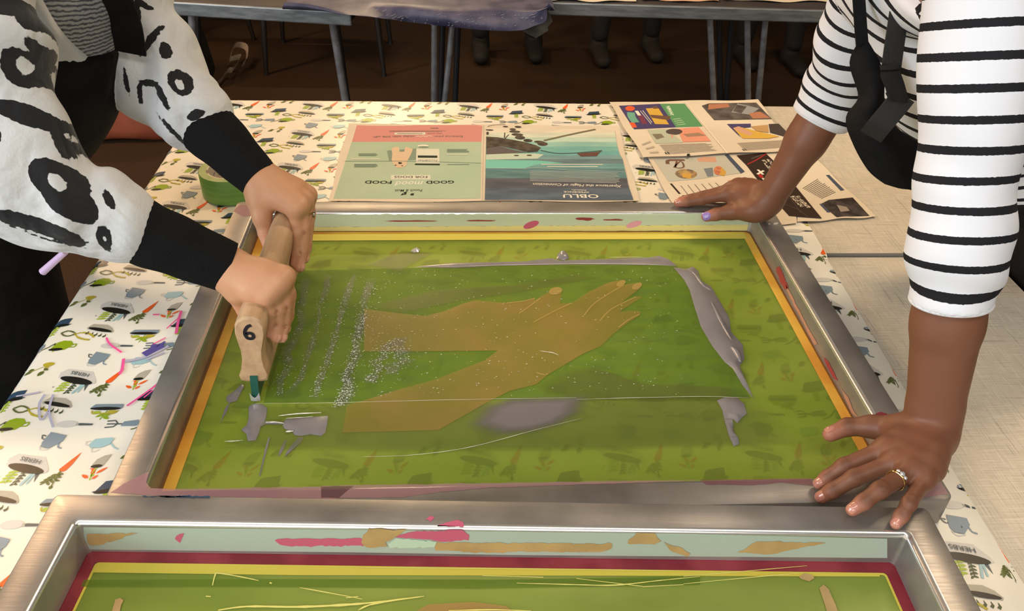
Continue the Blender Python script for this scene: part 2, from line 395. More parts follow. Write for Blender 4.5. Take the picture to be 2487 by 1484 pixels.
def motifs():
    M = []
    def add(dx, dy, *items):
        for k, P in items:
            M.append((k, [(dx+p[0], dy+p[1]) for p in P]))
    R = lambda k, pts, w: [(k, q) for q in ribbon(pts, w)]
    S = smoothline
    # herb tub (upside down), measured in centimetres from the carrot's middle
    add(-4.2, .2, ('lgrey', [(-1.9, 2.2), (1.5, 1.6), (2.6, -.3), (2.7, -.9), (-2.6, .9), (-2.7, 1.4)]), ('lgrey', ell(0, .0, 2.75, .8, -.28, 18)),
        ('black', ell(0, -.25, 2.35, .62, -.28, 18)), *[('lgrey', ell(-1.2+.55*i, .1-.17*i+(.15 if i % 2 else -.1), .07, .07, 0, 5)) for i in range(5)],
        *R('lime', [(-1.0, -.1), (-1.5, -2.5)], .14), *[('lime', leaf(-1.15-.12*i, -.6-.5*i, .75, .2, a)) for i in range(4) for a in (-.1, 3.5)],
        *R('dgreen', [(.2, -.4), (-.35, -2.7)], .12), *[('dgreen', leaf(.1-.13*i, -.7-.45*i, .55, .15, a)) for i in range(5) for a in (-.5, 3.9)],
        ('lblue', [(1.0, -.7), (.2, -2.8), (.5, -2.9), (1.3, -.8)]), ('lblue', [(1.2, -.7), (.9, -2.6), (1.1, -2.7), (1.5, -.8)]), ('dgrey', [(1.3, -.7), (1.75, -2.4), (1.9, -.8)]))
    # carrot
    add(0, 0, ('orange', [(1.25, 2.5), (1.05, 2.2), (.45, 1.2), (-.35, -.2), (-.25, -.5), (.15, -.62), (.5, -.4), (.85, .5), (1.1, 1.6)]),
        *R('olive', [(-.05, -.5), (-.5, -1.6), (-1.6, -2.6)], .16), *R('olive', [(-.05, -.5), (-.25, -2.9)], .14),
        *[('olive', leaf(-.2-.28*i, -1.0-.36*i, .8, .2, a)) for i in range(4) for a in (3.4, -.9)], *[('olive', leaf(-.1-.03*i, -.9-.5*i, .6, .17, a)) for i in range(3) for a in (-.2,)],
        ('olive', ell(-.25, -3.0, .22, .25)))
    # chilli pot
    add(3.8, .0, ('grey', [(-.6, .4), (-.3, 1.3), (.4, 1.9), (1.15, 2.1), (1.0, 1.3), (.7, .2), (.1, .0)]), ('black', ell(0.02, .15, .66, .26, .1)),
        *R('lime', [(.1, 0), (-.1, -.9), (-.05, -2.0)], .16), ('orange', [(-.7, -.2), (-.35, -.35), (-.3, -1.0), (.15, -.95), (.1, -.3), (-.2, -.1)]),
        ('orange', leaf(.3, -1.0, 1.5, .2, .75)), ('orange', leaf(-.3, -1.7, 1.1, .24, 2.6)), ('orange', leaf(.15, -1.9, .9, .18, .9)), ('lime', ell(-.02, -1.2, .22, .25)))
    # radish plant
    add(-9.7, 2.2, ('yellow', ell(.6, 1.2, .75, .42, .15)), ('yellow', [(.2, 1.0), (.35, .2), (.6, .9), (.75, .2), (.95, 1.0)]), *R('yellow', S([(.3, .9), (-.4, .2), (-1.2, -.4)]), .1),
        *R('yellow', [(.6, .8), (.4, -.4)], .1), ('olive', leaf(-1.0, -.2, 1.2, .36, 3.75)), ('olive', leaf(.5, -.2, 1.2, .36, 4.3)), ('olive', leaf(.3, .3, .8, .26, -.5)), ('olive', leaf(-.8, 0, .8, .24, 3.2)))
    # navy flower pot
    add(-11.3, -3.0, ('navy', [(-1.6, -.9), (-.8, .8), (1.5, 1.2), (1.4, -.3)]), ('black', ell(0, -.7, 1.65, .35, .16)), ('navy', ell(.0, -.55, 1.9, .18, .16)),
        *R('lime', [(.0, -.8), (-.2, -3.0)], .14), *[('lime', leaf(-.03*i, -1.0-.5*i, .6, .2, a)) for i in range(4) for a in (-.6, 3.7)])
    # seed trough
    add(-4.9, -4.6, ('grey', [(-2.0, .5), (-1.4, 1.3), (.6, 1.1), (1.5, .4), (2.0, -.5), (1.8, -.8), (-1.9, .1)]), ('black', ell(0, -.1, 1.85, .36, -.26)),
        *[('dgreen', [(-1.5+.65*i, -.35-.17*i), (-1.45+.65*i, -.4-.17*i), (-1.35+.65*i, -.9-.17*i), (-1.6+.65*i, -1.2-.17*i), (-1.85+.65*i, -.95-.17*i), (-1.55+.65*i, -.7-.17*i)]) for i in range(5)])
    # striped bowl
    add(1.5, -5.6, ('blue', [(-2.0, .1), (-1.5, .85), (2.0, .85), (2.05, .1), (0, -.3)]), *[('lgrey', q) for i in range(9) for q in ribbon([(-1.7+.42*i, .85), (-1.8+.44*i, 0)], .06)],
        ('black', ell(0, 0, 1.95, .3)), *R('yellow', S([(-1.6, -.3), (-1.3, -.9), (0, -.8), (1.2, -.9), (1.7, -.3)]), .18), ('yellow', ell(1.0, -.55, .6, .28)), ('lime', ell(-.9, -.6, .5, .25)),
        *R('green', [(.3, -.3), (-.1, -2.0)], .14), ('green', leaf(.2, -.9, 1.2, .24, 3.7)), ('green', leaf(.1, -1.3, 1.1, .3, -.6)), ('green', leaf(.1, -1.0, .9, .22, -.2)))
    # shears
    add(-7.7, -6.0, *R('olive', S([(-2.2, .8), (-1.4, 1.1), (-.4, .4), (-1.4, -.1), (-2.3, .5), (-2.2, .8)]), .26), *R('yellow', S([(-.5, .3), (.6, .7), (1.8, .3), (2.5, -.4)]), [.2]*6+[.34]*13),
        *R('yellow', S([(-.5, .5), (.3, -.4), (1.2, -.8), (2.1, -1.0)]), [.2]*6+[.34]*13))
    # trowel
    add(-1.4, -8.4, ('lgrey', ell(-.9, .1, 1.3, .62, 0)), ('grey', [(.2, .25), (.6, .2), (.6, -.15), (.2, -.2)]), ('dgrey', [(.5, .15), (.7, .22), (2.2, .12), (2.3, -.05), (2.2, -.2), (.6, -.2)]))
    # fork
    add(4.7, -8.5, *R('dgrey', [(-2.2, .6), (-1.2, .7), (-.8, .2), (-1.2, -.4), (-2.2, -.5)], .2), *R('dgrey', [(-2.1, .1), (-.2, .1)], .2), ('blue', [(-.3, -.3), (-.1, .5), (1.6, .8), (1.9, .0), (1.5, -.3)]))
    # green watering can
    add(-9.0, -8.5, ('green', [(-1.2, -.3), (-.7, 1.0), (.0, 1.4), (1.0, 1.3), (1.5, .7), (1.3, .0), (.7, -.7), (-.6, -.8)]), ('black', ell(-.45, -.62, .95, .3, .1)), ('lime', [(-.6, -.4), (-.4, -.35), (-.6, -1.2), (-.8, -1.1)]),
        *R('green', S([(1.3, .3), (1.9, .6), (1.9, .0), (1.2, -.1)]), .2), *R('olive', S([(-.9, .8), (-1.8, -.3), (-3.0, -.9)]), .18), ('black', ell(-.95, .4, .1, .1)))
    # spotted jug
    add(-3.0, 4.4-15.7, ('blue', [(-1.1, -.2), (-.7, 1.6), (1.4, 1.0), (1.3, .0), (.6, -.7), (.1, -1.2), (-.9, -.9)]), *[('dgrey', leaf(x, y, .4, .09, a)) for x, y, a in ((-.4, .8, .3), (.3, .6, 1), (-.5, .1, 2), (.6, .1, .2), (.2, -.4, 1.3), (.9, .7, .5))],
        ('black', ell(-.45, -.9, .6, .16, -.35)), *R('dgrey', S([(-1.0, .9), (-1.5, 1.1), (-1.3, .5), (-.9, .4)]), .16), *R('blue', S([(1.0, 0), (1.1, -.9), (1.6, -1.2)]), .2), *R('lgrey', S([(-1.1, -.6), (-.8, -1.4), (.2, -1.3)]), .14))
    # pale blue can
    add(2.9, 3.8-15.7, ('lblue', [(-1.2, .0), (-.8, .9), (1.2, 1.1), (1.5, .9), (1.2, -.1), (.4, -.6), (-.9, -.6)]), ('black', [(-1.1, -.35), (-.45, -.1), (-.3, -.6)]), ('black', [(-.25, -.1), (.1, 0), (-.0, -.6), (-.25, -.6)]),
        *R('lgrey', S([(-1.1, .5), (-1.7, .4), (-1.5, -.1), (-1.1, -.1)]), .14), *R('lblue', S([(1.2, .3), (1.9, -.5), (2.5, -.9)]), .2), *R('lgrey', S([(-.7, -.6), (-.4, -1.3), (.3, -.9)]), .14))
    # little leaf scatter
    add(-6.8, -1.4, ('dgrey', leaf(0, 0, .3, .08, .8))); add(5.6, -3.4, ('dgrey', leaf(0, 0, .35, .09, .5)))
    return M
MOT = motifs(); HT = text2d('HERBS', .01)
pr = MB()
def cut_poly(P, k):
    """split a flat outline into small cells so that it follows a fold"""
    bm = bmesh.new(); vs_ = [bm.verts.new((p[0], p[1], 0)) for p in P]
    try: bm.faces.new(vs_)
    except Exception: bm.free(); return
    bmesh.ops.triangulate(bm, faces=bm.faces[:])
    for _ in range(4):
        e = [e for e in bm.edges if e.calc_length() > .008]
        if not e: break
        bmesh.ops.subdivide_edges(bm, edges=e, cuts=1); bmesh.ops.triangulate(bm, faces=[f for f in bm.faces if len(f.verts) > 3])
    bm.verts.index_update()
    pr.add([cloth3(v.co.x, v.co.y, k) for v in bm.verts], [[v.index for v in f.verts] for f in bm.faces], PM[cut_poly.key]); bm.free()
PX_, PY_ = .178, .157
for iy in range(-6, 8):
    for ix in range(-2, 7):
        ox, oy = -.556+PX_*ix, .267+PY_*iy
        for q, (k, P) in enumerate(MOT):
            Q = [(ox+p[0]*.01, oy+p[1]*.01) for p in P]
            xs = [p[0] for p in Q]; ys = [p[1] for p in Q]
            if max(xs) > CU1-.002 or min(xs) < CU0+.01 or max(ys) > CV1-.005 or min(ys) < -.30: 
                if max(xs) > CU1-.002 and min(xs) < CU1-.004: Q = [(min(p[0], CU1-.001), p[1]) for p in Q]; xs = [p[0] for p in Q]
                if max(ys) > CV1-.005 or min(ys) < -.30 or min(xs) < CU0+.01 or min(xs) > CU1-.002: continue
            off = .0004+.00012*(q % 5)+(.0003 if k == 'black' else 0)
            if min(xs) < XF+.002 or max(ys) > YF-.002 or max(xs) > .495: cut_poly.key = k; cut_poly(Q, off)
            else: pr.poly([cloth3(x, y, off) for x, y in Q], PM[k])
        V, F, w = HT
        if ox-.065 > XF and oy+.03 < YF and ox < CU1 and oy > -.25:
            pr.add([cloth3(ox-.042+.0135-p[0]*.0255/w*1.0-.001*p[1], oy+.0075+(.0135-p[0]*.0255/w)*-.28+.008-p[1]*.009, .0016) for p in V], F, PM['dgrey'])
pr.build('printed_motifs', CLOTH)
# felt-pen marks and paint on the oilcloth, where they lie in the photograph
M_pink = mat('pink_ink_mark', c(240, 90, 160), .5); M_violet = mat('violet_ink_mark', c(86, 76, 150), .5); M_lav = mat('lavender_ink_mark', c(178, 176, 200), .6)
def mark(pts, w, m, z=.0021, n=5):
    P = [at(x, y, ZT)[:2] for x, y in pts]; b = MB()
    for q in ribbon(smoothline(P, n) if len(P) > 2 else P, w): b.poly([cloth3(x, y, z) for x, y in q], m)
    b.build('ink_mark', CLOTH)
for pts, w in (([(259, 822), (268, 838), (296, 858)], .003), ([(301, 873), (297, 900), (290, 911)], .004), ([(441, 757), (434, 780), (428, 812)], .004), ([(372, 766), (387, 766)], .003),
               ([(402, 918), (370, 945), (309, 988)], .003), ([(403, 822), (372, 838)], .002), ([(436, 772), (405, 800)], .002), ([(372, 950), (350, 968)], .002)): mark(pts, w, M_pink)
for pts, w in (([(350, 864), (372, 852), (396, 840)], .012), ([(368, 842), (390, 842)], .007), ([(362, 857), (380, 846), (402, 832)], .004)): mark(pts, w, M_violet, .0024)
for pts, w in (([(300, 880), (350, 870), (410, 842)], .005), ([(110, 960), (96, 985), (100, 1022), (118, 1000)], .003), ([(40, 965), (80, 958), (100, 954)], .003), ([(130, 960), (120, 1000), (130, 1040)], .003), ([(355, 875), (400, 858)], .004)): mark(pts, w, M_lav, .0019)

# ================================================================== printing screens
def alu():
    m = bpy.data.materials.new('brushed_aluminium'); m.use_nodes = True; nt = m.node_tree; N, L = nt.nodes, nt.links
    p = N['Principled BSDF']; p.inputs['Metallic'].default_value = .62
    tc = N.new('ShaderNodeTexCoord')
    def noise(scale, sc3, det=4):
        mp = N.new('ShaderNodeMapping'); mp.inputs['Scale'].default_value = sc3; L.new(tc.outputs['Object'], mp.inputs[0])
        n = N.new('ShaderNodeTexNoise'); n.inputs['Scale'].default_value = scale; n.inputs['Detail'].default_value = det; L.new(mp.outputs[0], n.inputs['Vector']); return n.outputs[0]
    r = N.new('ShaderNodeValToRGB'); r.color_ramp.elements[0].color = c(136, 132, 128); r.color_ramp.elements[1].color = c(172, 167, 163)
    r.color_ramp.elements[0].position = .38; r.color_ramp.elements[1].position = .62; L.new(noise(7, (1, 1, 1)), r.inputs[0])
    n2 = noise(30, (1, 14, 1)); r2 = N.new('ShaderNodeMapRange'); r2.inputs[1].default_value = .3; r2.inputs[2].default_value = .7; r2.inputs[3].default_value = .36; r2.inputs[4].default_value = .46
    L.new(n2, r2.inputs[0]); L.new(r2.outputs[0], p.inputs['Roughness'])
    L.new(r.outputs[0], p.inputs['Base Color'])
    b = N.new('ShaderNodeBump'); b.inputs['Strength'].default_value = .08; b.inputs['Distance'].default_value = .001; L.new(noise(90, (.4, 6, 1)), b.inputs['Height']); L.new(b.outputs[0], p.inputs['Normal'])
    return m
M_alu = alu()
M_bev = mat('polished_edge', c(225, 224, 222), .22, metal=.9)  # paler bevel metal, the inner edge highlight put into its colour
def rough(pts, amp=1.6, step=9.):      # ragged outline of dried paint
    out = []
    for i in range(len(pts)):
        a = np.array(pts[i], float); b_ = np.array(pts[(i+1) % len(pts)], float); k = max(1, int(np.linalg.norm(b_-a)/step))
        for j in range(k): out.append(tuple(a+(b_-a)*j/k+RNG.normal(size=2)*amp*(.5 if j == 0 else 1.)*np.array([1., .6])))
    return out
def rrect(x0, y0, x1, y1, r, n=5):
    P = []
    for cx, cy, a in ((x1-r, y1-r, 0), (x0+r, y1-r, 90), (x0+r, y0+r, 180), (x1-r, y0+r, 270)):
        for i in range(n+1): t = math.radians(a+90*i/n); P.append((cx+r*math.cos(t), cy+r*math.sin(t)))
    return P
def loops(mb, Ls, m):
    n = len(Ls[0]); V = [p for l in Ls for p in l]; F = []
    for i in range(len(Ls)):
        a, b = i, (i+1) % len(Ls)
        for j in range(n): F.append((a*n+j, a*n+(j+1) % n, b*n+(j+1) % n, b*n+j))
    mb.add(V, F, m)
def frame_mesh(Wd, D, w, zt, zb, ro=.010, ri=.008):
    mb = MB(); Ls = []
    def lp(i, z, r): return [(x, y, z) for x, y in rrect(-Wd/2+i, i, Wd/2-i, D-i, r)]
    Ls = [lp(0, zb, ro), lp(0, zt-.002, ro), lp(.0006, zt-.0006, ro), lp(.002, zt, ro-.001), lp(w-.0055, zt, ri+.002), lp(w-.0028, zt-.0009, ri+.001), lp(w-.0009, zt-.0028, ri), lp(w, zt-.0055, ri), lp(w, zb, ri)]
    loops(mb, Ls, M_alu); n = len(Ls[0]); bi = mb.mi(M_bev)
    for a in (4, 5, 6):
        for j in range(n): mb.m[a*n+j] = bi
    return mb
def ring(mb, Wd, D, i0, i1, z0, z1, m, ri=.010):
    a = [(x, y, z0) for x, y in rrect(-Wd/2+i0, i0, Wd/2-i0, D-i0, ri)]; b = [(x, y, z1) for x, y in rrect(-Wd/2+i1, i1, Wd/2-i1, D-i1, ri*.7)]
    n = len(a); mb.add(a+b, [(j, (j+1) % n, n+(j+1) % n, n+j) for j in range(n)], m)
def emulsion(name, lo, hi, tr):
    m = bpy.data.materials.new(name); m.use_nodes = True; nt = m.node_tree; N, L = nt.nodes, nt.links
    p = N['Principled BSDF']; p.inputs['Roughness'].default_value = .45; p.inputs['Specular IOR Level'].default_value = .25
    tc = N.new('ShaderNodeTexCoord'); mp = N.new('ShaderNodeMapping'); mp.inputs['Scale'].default_value = (1, 3.2, 1); L.new(tc.outputs['Object'], mp.inputs[0])
    n = N.new('ShaderNodeTexNoise'); n.inputs['Scale'].default_value = 2.6; n.inputs['Detail'].default_value = 3; L.new(mp.outputs[0], n.inputs['Vector'])
    r = N.new('ShaderNodeValToRGB'); r.color_ramp.elements[0].position = .36; r.color_ramp.elements[1].position = .64; r.color_ramp.elements[0].color = lo; r.color_ramp.elements[1].color = hi
    L.new(n.outputs[0], r.inputs[0]); L.new(r.outputs[0], p.inputs['Base Color'])
    t = N.new('ShaderNodeBsdfTransparent'); t.inputs[0].default_value = (.72, .86, .30, 1); mx = N.new('ShaderNodeMixShader'); mx.inputs[0].default_value = tr
    L.new(p.outputs[0], mx.inputs[1]); L.new(t.outputs[0], mx.inputs[2]); L.new(mx.outputs[0], N['Material Output'].inputs[0]); return m
FW, FD, FR_, FH = .93785, .68401, .03795, .038
MZ = FT-FH
scr = thing('printing_screen', 'aluminium printing screen with a green mesh, the one being squeegeed with grey ink', 'printing screen', (0, 0, ZT+.0016))
def each(mb, name, parent):          # every face of the builder becomes a part of its own
    for f, mi in zip(mb.f, mb.m):
        q = MB(); q.v = [mb.v[k] for k in f]; q.f = [list(range(len(f)))]; q.m = [0]; q.mats = [mb.mats[mi]]; q.build(name, parent)
def rel(mb, o): mb.v = [(x-o.location.x, y-o.location.y, z-o.location.z) for x, y, z in mb.v]; return mb
fm = rel(frame_mesh(FW, FD, FR_, FT, ZT+.0016), scr); frame1 = fm.build('frame', scr, smooth='auto')
M_em1 = emulsion('green_emulsion', c(128, 150, 54), c(154, 168, 74), .38)
b = MB(); b.grid(lambda u, v: (-FW/2+FR_+(FW-2*FR_)*u, FR_+(FD-2*FR_)*v, MZ), 24, 16, M_em1); rel(b, scr).build('mesh_fabric', scr)
M_gl1 = mat('orange_adhesive', c(214, 150, 52), .5, col2=c(232, 186, 74), nscale=9, bump=.3, bscale=50); M_gl1y = mat('yellow_emulsion_edge', c(226, 208, 90), .5)
M_gl1d = mat('dark_adhesive_line', c(120, 78, 30), .6)
b = MB(); ring(b, FW, FD, FR_, FR_+.003, MZ+.0012, MZ+.0008, M_gl1d); ring(b, FW, FD, FR_+.003, FR_+.017, MZ+.0010, MZ+.0006, M_gl1)
b.poly([(-FW/2+FR_+.02, FD-FR_-.032, MZ+.0009), (FW/2-FR_-.012, FD-FR_-.026, MZ+.0009), (FW/2-FR_-.012, FD-FR_-.004, MZ+.0012), (-FW/2+FR_+.02, FD-FR_-.012, MZ+.0012)], M_gl1y)
rel(b, scr).build('adhesive_border', scr)

def soft_mat(name, col, rough, amax, col2=None):
    m = mat(name, col, rough, col2=col2, nscale=14, stretch=(1, 6, 1)); nt = m.node_tree; N, L = nt.nodes, nt.links
    a = N.new('ShaderNodeAttribute'); a.attribute_name = 'fade'; mu = N.new('ShaderNodeMath'); mu.operation = 'MULTIPLY'; mu.inputs[1].default_value = amax; L.new(a.outputs['Fac'], mu.inputs[0])
    t = N.new('ShaderNodeBsdfTransparent'); mx = N.new('ShaderNodeMixShader'); L.new(mu.outputs[0], mx.inputs[0]); L.new(t.outputs[0], mx.inputs[1]); L.new(N['Principled BSDF'].outputs[0], mx.inputs[2]); L.new(mx.outputs[0], N['Material Output'].inputs[0]); return m
def soft_mesh(pts, z, m, org, rings=((1., 0.), (.93, .35), (.84, .8), (.7, 1.))):
    P = np.array([at(x, y, z)[:2] for x, y in pts]); D = []
    for i in range(len(P)):
        a, b_ = P[i], P[(i+1) % len(P)]; k = max(1, int(np.linalg.norm(b_-a)/.02)); D += [a+(b_-a)*j/k for j in range(k)]
    D = np.array(D); cen = D.mean(0); n = len(D); V = []; fade = []; F = []
    for s_, f in rings: V += [(*(cen+(p-cen)*s_), z) for p in D]; fade += [f]*n
    V.append((*cen, z)); fade.append(rings[-1][1])
    for r in range(len(rings)-1): F += [(r*n+j, r*n+(j+1) % n, (r+1)*n+(j+1) % n, (r+1)*n+j) for j in range(n)]
    F += [((len(rings)-1)*n+j, (len(rings)-1)*n+(j+1) % n, len(V)-1) for j in range(n)]
    me = bpy.data.meshes.new('mesh'); me.from_pydata([tuple(np.array(v)-np.array(org)) for v in V], [], F); me.materials.append(m); fattr(me, 'fade', fade); return me
# films: darker where wet ink has been drawn across and in the squeegee's painted shade, the bare-mesh stencil of an arm and hand
def pxpoly(mb, pts, z, m): mb.poly([at(x, y, z) for x, y in pts], m)
M_film = mat('wet_ink_film', c(92, 124, 58), .5, spec=.2, trans=.60, tcol=(.93, .97, .86, 1), col2=c(104, 136, 48), nscale=12, stretch=(1, 6, 1))
M_film2 = soft_mat('thin_ink_haze', c(112, 122, 58), .35, .42)
M_sten = mat('bare_mesh_stencil', c(164, 138, 70), .4, col2=c(146, 134, 58), nscale=10, trans=.42, tcol=(.96, .94, .8, 1))
M_stenl = mat('stencil_line', c(176, 152, 82), .4, trans=.3)
b = MB(); pxpoly(b, [(722, 657), (1010, 650), (1320, 645), (1640, 644), (1700, 700), (1760, 840), (1800, 930), (1822, 966), (1400, 968), (1000, 975), (640, 979), (660, 900), (700, 760)], MZ+.0006, M_film)
rel(b, scr).build('ink_film', scr)
for P_ in ([(520, 1090), (590, 985), (1420, 965), (1830, 960), (1900, 1000), (1960, 1080), (1500, 1095), (900, 1100)], [(880, 645), (980, 606), (1060, 612), (970, 660)], [(880, 745), (1040, 705), (1260, 690), (1420, 664), (1470, 672), (1300, 705), (1100, 735), (950, 765)], [(1290, 940), (1380, 895), (1440, 890), (1560, 930), (1800, 940), (1780, 975), (1400, 975)], [(700, 680), (730, 690), (690, 840), (650, 965), (640, 900)]):  # last patch paints the squeegee's contact shade beside the blade
    put('ink_haze', soft_mesh(P_, MZ+.0008, M_film2, scr.location), scr)
ST = [(200,280),(430,310),(660,335),(800,300),(950,240),(1040,215),(1250,235),(1400,220),(1490,200),(1490,215),(1600,150),(1640,120),(1690,125),(1690,170),(1680,240),(1770,235),(1900,150),(2050,80),(2150,62),(2175,80),(2160,100),(2250,85),(2300,105),(2280,130),(2120,250),(2250,185),(2300,190),(2130,300),(2240,295),(2290,300),(2280,330),(2200,380),(2080,470),(1990,560),(1850,620),(1750,680),(1590,775),(1500,850),(1300,900),(1140,980),(760,1195),(35,1215),(70,1010),(480,885),(750,810),(950,730),(1110,670),(1210,595),(620,600),(200,600)]
K7 = lambda x, y: (820+x/3.109, 660+y/3.109)
b = MB(); pxpoly(b, [K7(*p) for p in ST], MZ+.0010, M_sten)
def pxline(mb, pts, w, z, m):
    P = [at(x, y, z)[:2] for x, y in pts]
    for q in ribbon(smoothline(P, 4), w): mb.poly([(x, y, z) for x, y in q], m)
for L_ in ([(1370,315),(1450,260),(1530,200)], [(1480,380),(1650,290),(1770,235)], [(1860,330),(1950,230),(2160,100)], [(1980,370),(2070,280),(2250,190)], [(2120,420),(2200,360),(2280,320)], [(1500,760),(1560,778),(1590,770)], [(1280,235),(1400,222),(1490,200)]):
    pxline(b, [K7(*p) for p in L_], .0022, MZ+.0013, M_stenl)
for p in (ell(1645, 145, 52, 28, -.2), ell(2260, 108, 42, 22, -.5), ell(2140, 88, 38, 20, -.5)): pxpoly(b, [K7(*q) for q in p], MZ+.0014, M_stenl)
rel(b, scr).build('stencil', scr)

# grey ink lying on the mesh: thick strokes with a domed top
M_ink = mat('silver_grey_ink', c(142, 139, 142), .26, spec=.6, metal=.15, col2=c(134, 131, 134), nscale=20, bump=.25, bscale=40)
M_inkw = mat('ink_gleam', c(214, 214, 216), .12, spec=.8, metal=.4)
def blob(name, label, pts, h, z=MZ+.0012, m=M_ink, ridge=None):
    P = np.array([at(x, y, z)[:2] for x, y in pts]); cen = P.mean(0); o = (*cen, z-.0006)
    bm = bmesh.new(); vs_ = [bm.verts.new((p[0]-cen[0], p[1]-cen[1], 0)) for p in P]; f = bm.faces.new(vs_)
    r = bmesh.ops.inset_region(bm, faces=[f], thickness=.0022, depth=0)
    inner = [q for q in bm.faces if len(q.verts) == len(P)]
    bmesh.ops.triangulate(bm, faces=inner)
    e = [q for q in bm.edges if q.calc_length() > .012 and not q.is_boundary]
    bmesh.ops.subdivide_edges(bm, edges=e, cuts=2); bmesh.ops.triangulate(bm, faces=bm.faces[:])
    bd = {v for q in bm.edges if q.is_boundary for v in q.verts}
    for v in bm.verts:
        if v not in bd: v.co.z = h*(.75+.5*RNG.random())
    bmesh.ops.recalc_face_normals(bm, faces=bm.faces[:])
    if sum(q.normal.z for q in bm.faces) < 0: bmesh.ops.reverse_faces(bm, faces=bm.faces[:])
    me = bpy.data.meshes.new('mesh'); bm.to_mesh(me); bm.free(); me.materials.append(m)
    me.polygons.foreach_set('use_smooth', [True]*len(me.polygons))
    ob = put(name, me, None, label=label, category='ink', group='grey ink on the screen'); ob.location = o; return ob
K_ = lambda x, y: (1200+x/2.319, 560+y/2.319)
ridge = blob('ink_ridge', 'long curling ridge of silver-grey ink along the right end of the stroke', [K_(*p) for p in [(1010,205),(1080,215),(1120,200),(1150,225),(1165,280),(1220,310),(1280,410),(1325,490),(1335,570),(1400,640),(1410,720),(1385,760),(1400,800),(1430,870),(1462,945),(1400,870),(1345,775),(1300,740),(1230,650),(1165,540),(1130,430),(1100,330),(1070,275)]], .0040)
b = MB(tuple(ridge.location))
for L_, w in (([(1195, 340), (1240, 430), (1290, 530), (1345, 620)], .010), ([(1330, 650), (1365, 680), (1390, 735)], .014), ([(1095, 215), (1130, 240), (1180, 305), (1225, 330)], .008)):
    P = [at(*K_(*q), MZ+.005) for q in L_]; S_ = smoothline(P, 5)
    b.tube([p-np.array([0, 0, .0022]) for p in S_], [max(.0006, w*.36*math.sin(math.pi*(i+.6)/(len(S_)+.2))) for i in range(len(S_))], M_ink, 8)
o_ = b.build('ink_crest', ridge, smooth=True); o_.location = (0, 0, 0)
blob('ink_blot', 'small comma-shaped blot of grey ink below the long ridge', [K_(*p) for p in [(1255,955),(1300,935),(1370,940),(1410,975),(1425,1030),(1395,1055),(1370,1085),(1345,1060),(1350,1130),(1375,1160),(1382,1200),(1350,1215),(1325,1160),(1295,1060),(1285,1010)]], .0024)
blob('ink_line', 'dark line of grey ink along the top edge of the stroke', [(1010, 647), (1100, 638), (1275, 634), (1340, 626), (1360, 632), (1480, 628), (1580, 624), (1600, 620), (1622, 628), (1645, 645), (1600, 643), (1400, 641), (1200, 645), (1100, 650)], .0016)
blob('ink_lump', 'small round lump of grey ink on the top line', [(1352, 628), (1354, 617), (1362, 611), (1372, 612), (1380, 618), (1382, 628), (1370, 631)], .0055)
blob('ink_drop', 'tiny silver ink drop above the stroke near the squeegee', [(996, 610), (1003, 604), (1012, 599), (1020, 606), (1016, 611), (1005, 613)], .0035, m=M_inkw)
K8 = lambda x, y: (500+x/5.7075, 920+y/5.7075)
blob('ink_pool', 'square-ended grey ink pool right of the squeegee blade', [K8(*p) for p in [(1100,560),(1160,548),(1500,520),(1700,508),(1690,600),(1660,740),(1600,790),(1460,770),(1340,790),(1230,780),(1190,720),(1100,700),(1060,650)]], .0016)
blob('ink_smear', 'grey ink smear directly under the squeegee blade', [K8(*p) for p in [(590,380),(660,340),(780,350),(850,400),(840,500),(820,580),(1090,600),(1080,625),(830,625),(760,660),(740,740),(690,850),(580,860),(560,760),(500,715),(490,695),(560,640),(590,560)]], .0018)
blob('ink_streak', 'narrow grey ink streak left of the squeegee blade', [K8(*p) for p in [(500,60),(530,110),(480,190),(430,300),(330,330),(290,450),(240,530),(195,625),(230,500),(260,410),(320,330),(280,290),(290,230),(400,160)]], .0014)
blob('ink_streak', 'slanting grey ink streak below the ink pool', [K8(*p) for p in [(1280,800),(1360,800),(1320,870),(1200,980),(1085,1085),(1120,1000),(1200,900)]], .0012)
blob('ink_streak', 'short grey ink streak between two thin strokes in front', [K8(*p) for p in [(1085,850),(1120,830),(1095,930),(1050,1020),(1000,1080),(1020,990)]], .0010)
blob('ink_streak', 'long thin dark ink streak in front of the blade', [K8(*p) for p in [(870,800),(890,805),(850,960),(800,1150),(755,1340),(735,1345),(780,1150),(820,960)]], .0010)
M_pud = soft_mat('thin_grey_ink', c(124, 118, 120), .3, .95)
_pp = [(1120, 1036), (1160, 985), (1225, 962), (1330, 958), (1440, 956), (1425, 1000), (1370, 1035), (1290, 1056), (1200, 1064)]; _pc = at(1290, 1005, MZ+.0016)
put('ink_puddle', soft_mesh(_pp, MZ+.0016, M_pud, _pc, ((1., 0.), (.86, .15), (.7, .6), (.5, 1.))), None, label='wide flat puddle of thin grey ink beside the stencil forearm', category='ink', group='grey ink on the screen').location = tuple(_pc)
